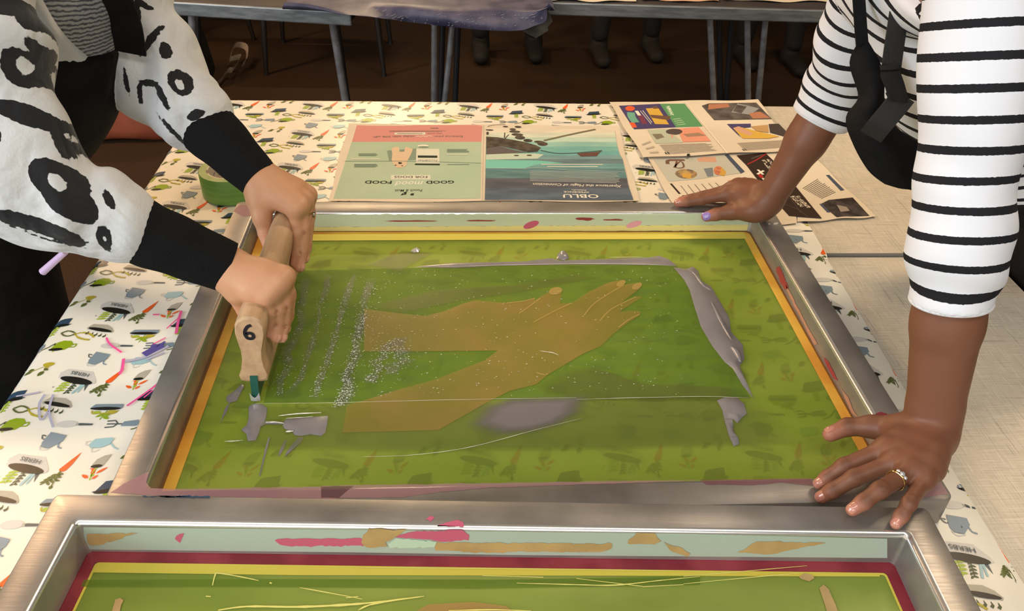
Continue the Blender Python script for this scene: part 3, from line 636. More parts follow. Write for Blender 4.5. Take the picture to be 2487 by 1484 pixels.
# glints of the wet mesh and ink, painted as pale flecks and lines
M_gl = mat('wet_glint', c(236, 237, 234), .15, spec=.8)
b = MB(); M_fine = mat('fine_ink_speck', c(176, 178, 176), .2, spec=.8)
def speck(x, y, lx, ly, m): 
    p = at(x, y, MZ+.0019); s_ = .0016
    b.add([p+np.array([-lx, 0, 0]), p+np.array([0, -ly, 0]), p+np.array([lx, 0, .0003]), p+np.array([0, ly, .0004])], [(0, 1, 2, 3)], m)
M_strk = soft_mat('grey_ink_streak', c(134, 138, 126), .3, .38)
streaks = [((860, 670), (770, 965), 10, 150), ((905, 680), (840, 985), 12, 170), ((800, 670), (720, 950), 9, 70), ((885, 760), (820, 990), 9, 120), ((940, 830), (885, 930), 16, 70), ((980, 820), (960, 910), 24, 60), ((745, 680), (680, 960), 14, 70)]
for (x0, y0), (x1, y1), sp, n in streaks:
    tt = np.linspace(0, 1, 9); jx = RNG.normal(size=9)*sp*.55; wd = sp*(.35+.75*RNG.random(9)); ln = [(x0+(x1-x0)*t+jx[i], y0+(y1-y0)*t) for i, t in enumerate(tt)]
    for a in range(0, 8, 2): put('ink_streak_film', soft_mesh([(ln[a][0]-wd[a], ln[a][1]), (ln[a][0]+wd[a], ln[a][1]), (ln[a+1][0]+wd[a+1], ln[a+1][1]), (ln[a+2][0]+wd[a+2], ln[a+2][1]), (ln[a+2][0]-wd[a+2], ln[a+2][1]), (ln[a+1][0]-wd[a+1], ln[a+1][1])], MZ+.0015, M_strk, scr.location, ((1.15, 0.), (.8, .5), (.5, .8))), scr)
    for i in range(int(n*2.2)):
        t = RNG.random(); x = x0+(x1-x0)*t+np.interp(t, tt, jx)+RNG.normal()*sp*.7; y = y0+(y1-y0)*t
        speck(x, y, .0005+.0012*RNG.random()**2, .00022+.0002*RNG.random(), M_fine if RNG.random() < .7 else M_gl)
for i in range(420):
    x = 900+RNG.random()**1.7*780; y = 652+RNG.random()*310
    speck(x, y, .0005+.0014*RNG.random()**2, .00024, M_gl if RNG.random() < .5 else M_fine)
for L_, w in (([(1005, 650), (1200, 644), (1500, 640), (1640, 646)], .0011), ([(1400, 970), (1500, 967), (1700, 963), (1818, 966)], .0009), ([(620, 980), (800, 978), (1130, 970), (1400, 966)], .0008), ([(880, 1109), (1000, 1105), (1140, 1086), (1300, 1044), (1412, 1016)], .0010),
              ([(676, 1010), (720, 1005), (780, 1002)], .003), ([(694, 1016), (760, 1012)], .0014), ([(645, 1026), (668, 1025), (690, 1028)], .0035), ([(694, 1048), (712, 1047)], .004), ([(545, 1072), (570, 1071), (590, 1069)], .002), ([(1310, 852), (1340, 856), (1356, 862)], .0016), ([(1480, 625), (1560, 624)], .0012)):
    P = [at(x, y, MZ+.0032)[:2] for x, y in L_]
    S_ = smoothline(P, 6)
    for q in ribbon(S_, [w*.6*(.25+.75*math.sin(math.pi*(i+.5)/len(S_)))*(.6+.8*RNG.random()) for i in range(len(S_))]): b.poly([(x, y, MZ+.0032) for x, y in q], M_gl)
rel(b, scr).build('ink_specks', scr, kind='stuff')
# paint left on the frame
M_rose = mat('rose_paint_stain', c(196, 92, 122), .5); M_roset = mat('thin_rose_wash', c(176, 132, 140), .4, trans=.35); M_tan = mat('tan_paint_stain', c(190, 158, 104), .5, col2=c(176, 146, 98), nscale=30)
M_red = mat('red_paint_stain', c(150, 56, 60), .5); M_mint = mat('mint_paint_stain', c(186, 208, 186), .45)
def wall_poly(mb, pts, m, p0, n, lift=.0006):
    n = np.array(n, float); mb.poly([atp(x, y, np.array(p0)+n*lift, n) for x, y in (rough(pts, .8) if len(pts) < 14 else pts)], m)
b = MB(); bw = (0, FD-FR_, MZ); bn = (0, -1, 0)
def scribble(cx, cy, w, h, n=14):
    return [(cx+w*math.cos(t)*(.75+.35*RNG.random()), cy+h*math.sin(t)*(.6+.6*RNG.random())) for t in np.linspace(0, 2*math.pi, n, endpoint=False)]
for P, m in ((ell(1290, 546, 20, 8, -.35), M_rose), (ell(1540, 545, 20, 7, -.3), mat('pale_pink_stain', c(226, 160, 176), .5)), (scribble(1000, 537, 62, 2.2), M_red), (scribble(1170, 536, 40, 2), M_red), (scribble(1420, 532, 24, 4), M_red), (scribble(1490, 534, 26, 2.2), M_red)):
    wall_poly(b, P, m, bw, bn)
wall_poly(b, [(760, 552), (1818, 546), (1818, 560), (760, 564)], mat('yellow_paint_wash', c(240, 228, 150), .45, trans=.1), bw, bn, .0004)
wall_poly(b, [(760, 521), (1822, 518), (1818, 546), (760, 552)], mat('pale_green_wash', c(212, 226, 196), .4, trans=.15), bw, bn, .0003)
rw = (FW/2-FR_, 0, MZ); rn = (-1, 0, 0)
for P, m in (([(1884, 650), (1893, 647), (1903, 668), (1915, 700), (1906, 704), (1893, 680)], M_red), ([(1908, 690), (1925, 720), (1960, 790), (1985, 835), (1978, 838), (1945, 775), (1915, 715)], mat('pink_brown_smear', c(176, 130, 108), .5)), ([(2000, 868), (2012, 878), (2025, 905), (2035, 925), (2025, 920), (2008, 890)], M_red),
             ([(2040, 940), (2060, 965), (2075, 1000), (2085, 1015), (2070, 1005), (2050, 965)], mat('pink_brown_smear', c(176, 130, 108), .5))): wall_poly(b, P, m, rw, rn)
def top_poly(mb, pts, m, z): mb.poly([at(x, y, z) for x, y in rough(pts, .8, 16)], m)
top_poly(b, [(360, 1146), (300, 1174), (268, 1196), (400, 1205), (820, 1212), (860, 1180), (420, 1188), (366, 1186), (355, 1172)], M_roset, FT+.0003)
top_poly(b, [(780, 1180), (1500, 1168), (1700, 1166), (1500, 1174), (1180, 1185), (1060, 1196), (980, 1208), (780, 1209)], M_roset, FT+.0003)
top_poly(b, [(1700, 1166), (1970, 1162), (1975, 1180), (1900, 1172), (1830, 1178), (1715, 1177)], mat('dark_rose_wash', c(140, 84, 96), .45, trans=.45), FT+.0004)
top_poly(b, [(2236, 1186), (2282, 1166), (2304, 1200), (2244, 1208)], M_roset, FT+.0003)
top_poly(b, [(566, 512), (580, 498), (622, 496), (618, 524), (590, 526)], M_roset, FT+.0003)
for P in (ell(1884, 543, 6, 3, -.2), ell(1868, 544, 3, 1.6)): top_poly(b, P, PM['lgrey'], FT+.0006)
for P in (scribble(2140, 1006, 14, 5), scribble(2155, 1020, 18, 3)): top_poly(b, P, M_red, FT+.0006)
each(rel(b, scr), 'paint_stain', scr)

# near screen
NW, ND, NR, NH = .90153, .62, .0356, .04738
NX, NY, NA, NZ = -.07799, -.68156, -.04562, FT+.03995
_ca, _sa = math.cos(NA), math.sin(NA)
def nw2(x, y): return (NX+_ca*x-_sa*(y+.66-ND), NY+_sa*x+_ca*(y+.66-ND))     # frame-local -> world (far edge kept)
nscr = thing('printing_screen', 'deep aluminium printing screen at the bottom edge, dark red tape round its scratched green mesh', 'printing screen', (*nw2(0, 0), ZT+.0016), NA)
def nrel(mb):
    z0 = nscr.location.z; mb.v = [(x, y, z-z0) for x, y, z in mb.v]; return mb
nrel(frame_mesh(NW, ND, NR, NZ, ZT+.0016, .006, .004)).build('frame', nscr, smooth='auto')
MZ2 = NZ-NH
M_em2 = emulsion('green_emulsion_scratched', c(126, 144, 60), c(154, 166, 82), .15)
b = MB(); b.grid(lambda u, v: (-NW/2+NR+(NW-2*NR)*u, NR+(ND-2*NR)*v, MZ2), 20, 12, M_em2); nrel(b).build('mesh_fabric', nscr)
M_tape = mat('dark_red_tape', c(118, 28, 44), .4, col2=c(140, 48, 58), nscale=18); M_yel = mat('yellow_mesh_edge', c(206, 190, 74), .5)
b = MB(); ring(b, NW, ND, NR, NR+.012, MZ2+.0012, MZ2+.0008, M_tape, .004); ring(b, NW, ND, NR-.0002, NR+.0002, MZ2+.004, MZ2, M_tape, .004); nrel(b).build('red_tape_border', nscr)
b = MB(); ring(b, NW, ND, NR+.012, NR+.0145, MZ2+.0007, MZ2+.0006, M_yel, .004)
b.poly([(-NW/2+NR+.0145, ND-NR-.024, MZ2+.0008), (-.2, ND-NR-.024, MZ2+.0008), (.1, ND-NR-.020, MZ2+.0008), (NW/2-NR-.02, ND-NR-.0165, MZ2+.0008), (NW/2-NR-.02, ND-NR-.0145, MZ2+.0008), (-NW/2+NR+.0145, ND-NR-.0145, MZ2+.0008)], M_yel); nrel(b).build('yellow_border', nscr)
def nloc(p): d = np.array(p)-np.array(nscr.location); return (_ca*d[0]+_sa*d[1], -_sa*d[0]+_ca*d[1], d[2])
class NB(MB):
    def add(s, V, F, m): super().add([nloc(p) for p in V], F, m)
M_scr = mat('scratch_yellow', c(222, 214, 120), .4); M_dim = mat('faint_green_film', c(104, 128, 40), .4, trans=.5, tcol=(.9, .95, .8, 1))
b = NB()
for L_, w in (([(516, 1422), (522, 1398), (530, 1392), (580, 1400), (628, 1410)], .0022), ([(655, 1415), (660, 1417)], .003), ([(728, 1427), (800, 1440), (880, 1455)], .0014), ([(530, 1482), (600, 1473), (720, 1474), (820, 1470), (900, 1464), (1000, 1452)], .0035), ([(870, 1482), (910, 1466), (1030, 1448)], .0025),
              ([(850, 1378), (1060, 1380), (1300, 1382), (1700, 1386)], .0013), ([(1172, 1398), (1320, 1402)], .0014), ([(1255, 1416), (1400, 1420), (1495, 1421), (1600, 1410), (1700, 1400)], .0018), ([(1400, 1405), (1560, 1424)], .0012), ([(1560, 1425), (1660, 1420)], .0012), ([(1660, 1400), (1800, 1388), (1960, 1374)], .0012), ([(1660, 1418), (1850, 1400), (1950, 1392)], .0012),
              ([(1090, 1483), (1200, 1481), (1290, 1484)], .002), ([(840, 1452), (870, 1449)], .0016), ([(500, 1448), (512, 1449)], .0018)):
    zz = MZ2+.0014+.0001*(len(b.f) % 9); P = [at(x, y, zz)[:2] for x, y in L_]; S_ = smoothline(P, 5) if len(P) > 2 else P
    for q in ribbon(S_, [w*.72*(.35+.65*math.sin(math.pi*(i+.5)/len(S_)))*(.7+.6*RNG.random()) for i in range(len(S_))]): b.poly([(x, y, zz) for x, y in q], M_scr)
for P in ([(280, 1456), (292, 1452), (300, 1458), (294, 1470), (290, 1490), (270, 1490)], [(1940, 1400), (1955, 1392), (1975, 1398), (1978, 1404), (1965, 1412), (1945, 1406)], [(1990, 1428), (2000, 1420), (2012, 1430), (2030, 1470), (2036, 1490), (2010, 1490)]): b.poly([at(x, y, MZ2+.0013) for x, y in P], M_tan)
b.poly([at(x, y, MZ2+.0010) for x, y in [(1000, 1490), (1040, 1468), (1150, 1462), (1230, 1472), (1250, 1490)]], mat('tan_haze', c(176, 140, 80), .4, trans=.3))
for P in ([(196, 1408), (600, 1406), (1200, 1408), (1700, 1400), (1700, 1420), (1150, 1430), (600, 1425), (190, 1425)],): b.poly([at(x, y, MZ2+.0009) for x, y in P], M_dim)
b.build('scratches', nscr)
# paint and smudges on the deep inner wall of the near frame
b = NB(); n2 = np.array([_sa, -_ca, 0]); p2 = np.array([*nw2(0, ND-NR), MZ2])
KA = lambda x, y: (x/2.7633, 1150+y/2.7633)
KB = lambda x, y: (850+x/2.926, 1150+y/2.926)
KC = lambda x, y: (1650+x/2.971, 1150+y/2.971)
M_mint2 = mat('mint_wash', c(192, 208, 194), .4, trans=.25)
for pts, m, l in (([KA(560, 360), KB(0, 400), KB(2400, 430), KC(1500, 470), KC(1500, 610), KB(1200, 580), KB(0, 560), KA(570, 510)], M_mint2, .0004),
                  ([KA(*p) for p in [(585,405),(930,400),(820,435),(640,485),(590,470)]], M_tan, .0007), ([KA(*p) for p in [(1180,420),(1235,400),(1220,440),(1210,465),(1175,440)]], M_rose, .0007),
                  ([KA(*p) for p in [(1840,450),(1900,435),(2430,438),(2440,485),(1960,490),(1880,480)]], M_rose, .0007), ([KB(*p) for p in [(130,395),(400,400),(330,450),(250,490),(260,520),(120,525),(80,490),(90,440)]], M_tan, .0009),
                  ([KB(*p) for p in [(310,455),(420,415),(800,400),(850,440),(845,475),(640,485),(570,470)]], M_rose, .0007), ([KB(*p) for p in [(270,500),(330,460),(620,485),(600,525),(280,530)]], M_mint, .0010),
                  ([KB(*p) for p in [(620,490),(1860,500),(1860,530),(1780,560),(1200,555),(1000,565),(600,545)]], M_tan, .0008), ([KB(*p) for p in [(1980,470),(2040,420),(2170,425),(2210,480),(2160,505),(1970,500)]], M_tan, .0008), ([KB(*p) for p in [(2230,490),(2330,520),(2420,570),(2400,590),(2300,560)]], M_tan, .0008),
                  ([KC(*p) for p in [(420,570),(560,490),(1060,500),(820,550),(640,585)]], M_tan, .0008)):
    b.poly([atp(x, y, p2+n2*l, n2) for x, y in (rough(pts, 1.6) if l > .0005 else pts)], m)
for pts, m in (([KB(*p) for p in [(530,330),(560,305),(600,310),(570,345)]], M_rose), ([KB(*p) for p in [(620,370),(690,345),(760,330),(805,345),(800,380),(700,378)]], M_rose), ([KA(*p) for p in [(955,150),(1200,150),(1410,152),(1405,162),(1210,160)]], PM['navy']), (KC and [KC(*p) for p in [(1600,440),(1640,460),(1655,475),(1620,465)]], PM['lgrey'])):
    b.poly([at(x, y, NZ+.0005) for x, y in rough(pts, 2.2, 6)], m)
each(b, 'paint_stain', nscr)

# ================================================================== squeegee
M_wood = mat('beech_wood', c(198, 164, 128), .6, col2=c(182, 148, 114), nscale=10, stretch=(6, 1, 6), bump=.15, bscale=60)
M_blade = mat('green_rubber_blade', c(36, 92, 82), .4); M_marker = mat('marker_black', c(30, 24, 38), .5)
SQX, SQY0, SQY1 = float(at(622, 975, MZ)[0]), .2185, .535
LEAN = .010
SQ = thing('squeegee', 'wooden screen-printing squeegee marked 6 with a green rubber blade', 'squeegee', (SQX, SQY0, MZ+.0015))
prof = [(-.0085, .031), (-.0165, .033), (-.0185, .041), (-.0150, .052), (-.0125, .068), (-.0130, .082), (-.0160, .098), (-.0178, .110), (-.0170, .123), (-.0125, .131), (-.005, .1350)]
prof = prof+[(-x, z) for x, z in prof[::-1]]
def extr(P, y0, y1, m, name, parent, nseg=1, bev=0.002):
    mb = MB(); n = len(P); V = []; F = []
    ys = [(y0, .93), (y0+bev, 1.0), (y1-bev, 1.0), (y1, .93)] if bev else [(y0, 1), (y1, 1)]
    cx = sum(p[0] for p in P)/n; cz = sum(p[1] for p in P)/n
    for y, s_ in ys:
        for x, z in P: V.append(((cx+(x-cx)*s_)+LEAN*z/.13, y, cz+(z-cz)*s_))
    for i in range(len(ys)-1):
        for j in range(n): F.append((i*n+j, i*n+(j+1) % n, (i+1)*n+(j+1) % n, (i+1)*n+j))
    F.append(tuple(range(n))); F.append(tuple((len(ys)-1)*n+j for j in range(n))[::-1]); mb.add(V, F, m)
    return mb.build(name, parent, smooth='auto')
handle = extr(prof, 0, SQY1-SQY0, M_wood, 'handle', SQ, bev=.0015)
extr([(-.0048, .042), (-.0048, .004), (-.003, .0), (.003, .0), (.0048, .004), (.0048, .042)], -.0012, SQY1-SQY0+.001, M_blade, 'blade', SQ, bev=0)
b = MB()
six = [(.005, .0155), (.0005, .0135), (-.0032, .008), (-.0045, .002), (-.0025, -.004), (.002, -.0052), (.0052, -.0025), (.0042, .0022), (.0005, .0036), (-.003, .0015)]
for q in ribbon(smoothline(six, 5), .0044): b.poly([(x-.0010+LEAN*.112/.13, -.0006, z+.1075) for x, z in [tuple(p) for p in q]], M_marker)
b.build('number_mark', handle)
b = MB()
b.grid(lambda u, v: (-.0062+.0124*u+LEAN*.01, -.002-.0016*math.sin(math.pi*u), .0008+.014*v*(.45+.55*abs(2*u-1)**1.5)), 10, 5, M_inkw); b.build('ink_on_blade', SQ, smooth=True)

# ================================================================== newspapers
M_paper = mat('newsprint', c(222, 212, 194), .8, spec=.2, col2=c(214, 203, 184), nscale=5, bump=.25, bscale=14)
ZP = ZT+.0028
def sheet(name, label, corners, z, fold=None, th=.0006):
    P = [np.array(at(x, y, z)) for x, y in corners]; cen = np.mean(P, 0)
    mb = MB((cen[0], cen[1], z-th)); 
    def fn(u, v):
        a = P[3]+(P[2]-P[3])*u; b_ = P[0]+(P[1]-P[0])*u; p = a+(b_-a)*v
        ed = max(0, abs(2*u-1)-.93)/.07; ev = max(0, abs(2*v-1)-.95)/.05
        return (p[0]+.002*math.sin(9*v)*ed, p[1]+.002*math.sin(11*u+2)*ev, z+.0012*ev*ev*(.5+.5*math.sin(13*u)))
    mb.grid(fn, 40, 24, M_paper)
    return mb.build(name, smooth=True, label=label, category='newspaper')
class PB(MB):
    def __init__(s, sh, z): super().__init__(); s.sh = sh; s.z = z; s.k = 0
    def px(s, pts, m):
        s.k += 1; s.poly([at(x, y, s.z+.0004+.00002*s.k) for x, y in pts], m)
    def line(s, pts, w, m):
        s.k += 1; z = s.z+.0004+.00002*s.k; P = [at(x, y, z)[:2] for x, y in pts]
        for q in ribbon(smoothline(P, 3) if len(P) > 2 else P, w): s.poly([(x, y, z) for x, y in q], m)
    def text(s, body, p0, p1, m, hk=1., bold=0., shear=0.):
        s.k += 1; z = s.z+.0004+.00002*s.k; text_on(s, body, at(*p0, z), at(*p1, z), m, hk, z, bold, shear)
    def lines(s, quad, n, m, fill=.55, jag=.12):      # rows of small type, too small to read
        s.k += 1; z = s.z+.0004+.00002*s.k; A, B, C_, D_ = [np.array(at(x, y, z)) for x, y in quad]   # TL TR BR BL
        for i in range(n):
            t0 = (i+.5-fill/2)/n; t1 = (i+.5+fill/2)/n; e = 1-jag*RNG.random()
            L0, L1 = A+(D_-A)*t0, A+(D_-A)*t1; R0, R1 = B+(C_-B)*t0, B+(C_-B)*t1
            s.poly([L0, L0+(R0-L0)*e, L1+(R1-L1)*e, L1], m)
    def done(s, name='printing'):
        for v in range(len(s.v)): s.v[v] = tuple(np.array(s.v[v])-np.array(s.sh.location))
        o = s.build(name, s.sh); o.location = (0, 0, 0); return o
def pm(name, r, g, b_, **k): return mat('ink_'+name, c(r, g, b_), .75, spec=.2, **k)
i_pink = pm('salmon', 206, 142, 136); i_mint = pm('sage', 176, 196, 172, col2=c(168, 190, 166), nscale=6); i_dk = pm('dark_green', 38, 50, 38); i_wh = pm('white', 232, 228, 214)
i_txt = pm('grey_type', 120, 112, 104); i_txl = pm('pale_type', 196, 206, 188); i_dog = pm('dog', 214, 190, 160); i_pale = pm('pale', 214, 216, 200); i_sh = pm('shadow_sage', 130, 150, 134)
sh1 = sheet('newspaper', 'open newspaper spread with a dog-food page beside a blue sea page', [(846, 301), (1500, 306), (1553, 489), (797, 490)], ZP)
p = PB(sh1, ZP); A1 = lambda x, y: (800+x/6.2175, 285+y/6.2175); A2 = lambda x, y: (1160+x/6.2175, 285+y/6.2175)
p.px([A1(*q) for q in [(415,118),(2310,115),(2295,370),(340,370)]], i_pink); p.px([A1(*q) for q in [(338,370),(2295,370),(2280,1225),(60,1230)]], i_mint)
p.text('GOOD', A1(1885, 955), A1(1460, 960), i_dk, .95, .035); p.text('FOOD', A1(945, 960), A1(540, 955), i_dk, .95, .035); p.text('mood', A1(1415, 962), A1(985, 968), i_wh, 1.2, 0, .3)
p.px([A1(*q) for q in [(930,872),(1525,872),(1525,935),(930,935)]], i_pale); p.text('FOR DOGS', A1(1480, 885), A1(980, 885), i_dk, .9, .015); p.text('Pooch & Mutt', A1(1405, 1085), A1(985, 1090), i_dk, 1.5, .01, .2)
for q in ([(1070,1180),(1110,1140),(1130,1170)], [(1120,1130),(1170,1120),(1160,1165),(1130,1170)], [(1230,1150),(1280,1145),(1270,1180),(1220,1178)]): p.px([A1(*k) for k in q], i_dk)
p.text('Enhance your', A1(2012, 276), A1(1575, 278), i_txt, 1.1, .015); p.text('today with 30% off*', A1(1285, 276), A1(665, 281), i_txt, 1.1, .015); p.line([A1(*q) for q in [(1545, 285), (1500, 275), (1460, 292), (1420, 278), (1380, 292), (1340, 280), (1310, 290)]], .0016, i_wh); p.text('Use code', A1(1705, 238), A1(1480, 238), i_txt, 1.0); p.px([A1(*q) for q in [(985,230),(1450,226),(1450,262),(985,262)]], i_pale); p.lines([A1(1025, 236), A1(1425, 236), A1(1425, 256), A1(1025, 256)], 1, i_txt, .45)
p.lines([A1(905, 195), A1(1790, 195), A1(1790, 222), A1(905, 222)], 2, i_txt, .3); p.lines([A1(1525, 155), A1(1655, 155), A1(1655, 172), A1(1525, 172)], 1, i_txt, .6)
p.px([A1(*q) for q in [(870,500),(1310,470),(1310,640),(900,655)]], i_sh)
p.px([A1(*q) for q in [(940,640),(960,700),(1010,755),(1090,765),(1160,730),(1180,650),(1230,560),(1260,480),(1190,455),(1150,440),(1130,520),(1060,520),(1050,450),(1000,440),(940,470),(950,560)]], i_dog)
for q in ([(1040,675),(1095,680),(1090,705),(1045,705)], [(985,718),(1015,715),(1015,728),(985,730)], [(1085,728),(1115,722),(1110,735),(1085,738)]): p.px([A1(*k) for k in q], i_dk)
p.px([A1(*q) for q in [(1315,475),(1660,475),(1665,690),(1305,690)]], i_pale); p.px([A1(*q) for q in [(1335,575),(1630,578),(1630,612),(1335,610)]], i_dk); p.px([A1(*q) for q in [(1292,698),(1668,702),(1668,722),(1292,718)]], i_dk); p.text('Pooch&Mutt', A1(1625, 640), A1(1340, 640), i_dk, 1.3)
p.px([A1(*q) for q in ell(1415, 432, 85, 20)], i_wh); p.px([A1(*q) for q in ell(1420, 445, 80, 12)], i_sh)
for q in ((440, 540, 740, 585, 3), (375, 700, 735, 755, 4), (1775, 475, 2110, 530, 4), (1780, 700, 2150, 720, 1)): p.lines([A1(q[0], q[1]), A1(q[2], q[1]), A1(q[2], q[3]), A1(q[0], q[3])], q[4], i_sh, .5)
for q in ((330, 625, 780, 637), (1770, 555, 2100, 565)): p.lines([A1(q[0], q[1]), A1(q[2], q[1]), A1(q[2], q[3]), A1(q[0], q[3])], 1, i_wh, .8)
p.line([A1(2330, 118), A1(2310, 1270)], .001, pm('fold', 190, 180, 162)); p.line([A1(230, 660), A1(1300, 662), A1(2290, 690)], .0014, i_sh)
# the sea page, in soft bands from pale sky to deep blue
rows = [(160, 130, 2060, (212, 206, 190)), (230, 130, 2075, (200, 208, 192)), (300, 128, 2085, (176, 202, 188)), (370, 128, 2095, (140, 186, 176)), (440, 126, 2110, (112, 170, 166)), (510, 124, 2130, (104, 164, 164)), (570, 122, 2150, (112, 150, 152)), (630, 122, 2190, (96, 120, 126)), (700, 122, 2205, (104, 150, 152)), (770, 120, 2220, (88, 124, 128)), (850, 120, 2240, (84, 120, 122)), (920, 118, 2255, (82, 84, 92)), (1000, 116, 2270, (80, 84, 94)), (1070, 114, 2290, (82, 94, 108)), (1150, 112, 2320, (84, 98, 114)), (1245, 108, 2352, (84, 98, 116))]
for i in range(len(rows)-1):
    y0, a0, b0, col_ = rows[i]; y1, a1, b1, _ = rows[i+1]
    p.px([A2(a0, y0), A2(b0, y0+(25 if i == 0 else 0)), A2(b1, y1), A2(a1, y1)], pm('sea_%d' % i, *col_, col2=c(*[min(255, v+14) for v in col_]), nscale=12, stretch=(1, 4, 1)))
i_tree = pm('treeline', 92, 84, 74, col2=c(66, 60, 54), nscale=60); i_teal = pm('teal', 120, 194, 180)
p.px([A2(*q) for q in [(128, 560), (400, 545), (860, 545), (1000, 560), (900, 625), (125, 640)]], pm('shallows', 190, 208, 190)); p.px([A2(*q) for q in [(122, 640), (900, 650), (1300, 690), (900, 710), (700, 770), (120, 765)]], i_teal)
p.px([A2(*q) for q in [(130,290),(300,300),(480,330),(700,370),(880,420),(960,460),(900,520),(760,530),(560,480),(340,435),(130,470)]], i_tree); p.px([A2(*q) for q in [(130,470),(330,435),(500,480),(740,530),(500,545),(130,560)]], pm('roof', 100, 94, 92))
for cx, cy, rx, ry in ((530,180,50,16),(560,215,85,18),(600,260,90,20),(640,305,80,28),(760,350,70,24),(930,370,80,18),(980,400,80,30),(420,135,40,8),(610,140,50,12),(180,190,60,10),(150,240,20,24)): p.px([A2(*q) for q in ell(cx, cy, rx, ry, .05, 12)], i_tree)
for L_, w in (([(410, 230), (405, 310)], .002), ([(470, 260), (430, 300), (420, 320)], .002), ([(150, 140), (220, 115), (420, 105)], .0015)): p.line([A2(*q) for q in L_], w, i_tree)
p.line([A2(1000, 350), A2(1300, 280), A2(1580, 220), A2(1780, 180)], .006, pm('jetty', 120, 112, 86)); p.line([A2(950, 495), A2(1180, 540), A2(1500, 535), A2(1880, 500)], .003, pm('pier', 74, 96, 88))
p.px([A2(*q) for q in [(1500,545),(1560,540),(1830,520),(1880,500),(1830,545),(1800,585),(1560,590)]], pm('boat', 104, 74, 66))
for cx, cy in ((585, 575), (780, 572)): p.px([A2(*q) for q in ell(cx, cy, 40, 9)], i_tree)
p.line([A2(122, 765), A2(700, 772), A2(900, 760), A2(1400, 795), A2(2230, 822)], .0014, pm('foam', 190, 204, 200)); p.lines([A2(790, 800), A2(2130, 830), A2(2170, 1000), A2(790, 965)], 9, pm('type_on_sea', 176, 186, 186), .38, .06)
p.lines([A2(960, 700), A2(1990, 705), A2(1990, 720), A2(960, 715)], 1, i_wh, .6); p.lines([A2(1050, 735), A2(1910, 740), A2(1910, 756), A2(1050, 750)], 1, i_wh, .6)
p.text('Xperience the Magic of Connection', A2(2170, 1025), A2(835, 992), i_wh, 1.15, .008, .25); p.text('OBLU', A2(1820, 1165), A2(1285, 1160), i_wh, .75, .015); p.text('XPERIENCE', A2(1685, 1122), A2(1300, 1112), i_wh, .9, .01); p.text('Ailafushi', A2(1645, 1092), A2(1420, 1086), i_wh, .9)
p.done()
A3 = lambda x, y: (1470+x/5.2915, 235+y/5.2915); A4 = lambda x, y: (1540+x/4.145, 360+y/4.145)
ZP3 = ZP; ZP2 = ZP+.0042
sh3 = sheet('newspaper', 'lower newspaper page with fashion pictures and a black advert, under the far hand', [A4(130, 95), (1905, 362), (1935, 543), (1668, 556)], ZP3)
p = PB(sh3, ZP3)
i_gp = pm('grey_panel', 188, 190, 180); i_brown = pm('advert_black', 52, 38, 32); i_navy = pm('navy_block', 74, 84, 104); i_skin = pm('picture_peach', 206, 160, 136); i_red = pm('advert_red', 170, 44, 44)
p.px([A4(*q) for q in [(195,110),(520,95),(900,65),(1080,250),(640,310),(345,335)]], i_gp); p.px([A4(*q) for q in [(910,65),(950,60),(1115,235),(1075,255)]], i_navy)
p.px([A4(*q) for q in ell(525, 258, 112, 50, .05)], pm('round_picture', 120, 104, 92, col2=c(190, 160, 100), nscale=60)); p.px([A4(*q) for q in [(480,250),(580,260),(570,300),(490,295)]], pm('food_yellow', 204, 160, 76))
p.line([A4(*q) for q in [(340,160),(340,125),(420,120),(510,120)]], .008, pm('bag_brown', 116, 86, 72)); p.line([A4(*q) for q in [(430,130),(420,195),(500,190),(470,130),(400,195)]], .004, pm('bag_brown', 116, 86, 72))
p.px([A4(*q) for q in [(630,105),(700,85),(820,90),(830,140),(650,135)]], i_skin); p.px([A4(*q) for q in [(700,205),(790,195),(800,280),(740,290)]], pm('steel_picture', 120, 130, 136)); p.px([A4(*q) for q in ell(850, 225, 50, 46)], pm('cake', 176, 96, 74, col2=c(206, 140, 100), nscale=90)); p.px([A4(*q) for q in [(880,190),(930,240),(910,280),(860,270)]], pm('food_yellow', 204, 160, 76))
p.px([A4(*q) for q in [(940,325),(1080,300),(1130,385),(1000,400)]], i_skin); p.line([A4(370, 355), A4(460, 458)], .004, i_brown)
for i in range(6): p.line([A4(470+70*i, 375-6*i), A4(545+70*i, 470-10*i)], .0012, i_txt)
p.px([A4(*q) for q in [(480,475),(540,470),(580,490),(500,500)]], i_dk)
p.px([A4(*q) for q in [(1030,72),(1320,45),(1460,180),(1890,705),(1560,680),(1300,390),(1130,170)]], i_brown); p.line([A4(1140, 162), A4(1230, 118), A4(1330, 55)], .003, i_red)
p.line([A4(1180, 105), A4(1300, 62)], .003, pm('advert_grey', 96, 84, 76)); p.line([A4(1245, 215), A4(1300, 265)], .005, i_wh); p.line([A4(1240, 262), A4(1305, 225)], .005, i_wh); p.line([A4(1295, 300), A4(1330, 335), A4(1350, 320)], .005, i_wh); p.px([A4(*q) for q in ell(1275, 280, 28, 16, .5)], i_red)
for a, b_ in (((1300, 115), (1400, 245)), ((1345, 110), (1450, 215)), ((1590, 480), (1690, 590)), ((1640, 480), (1760, 600))): p.line([A4(*a), A4(*b_)], .009, pm('advert_type', 196, 186, 172, col2=c(52, 38, 32), nscale=260, nlo=.48, nhi=.52))
p.line([A4(1500, 560), A4(1640, 610), A4(1750, 690)], .0012, pm('advert_grey', 96, 84, 76)); p.line([A4(1560, 480), A4(1680, 650)], .001, pm('advert_grey', 96, 84, 76))
p.done()
sh4 = sheet('newspaper', 'right-hand newspaper page with small type and a dark picture, lying on the linen table top', [(1905, 368), (1975, 380), (2128, 526), (1937, 540)], ZP3-.0006)
p = PB(sh4, ZP3-.0006)
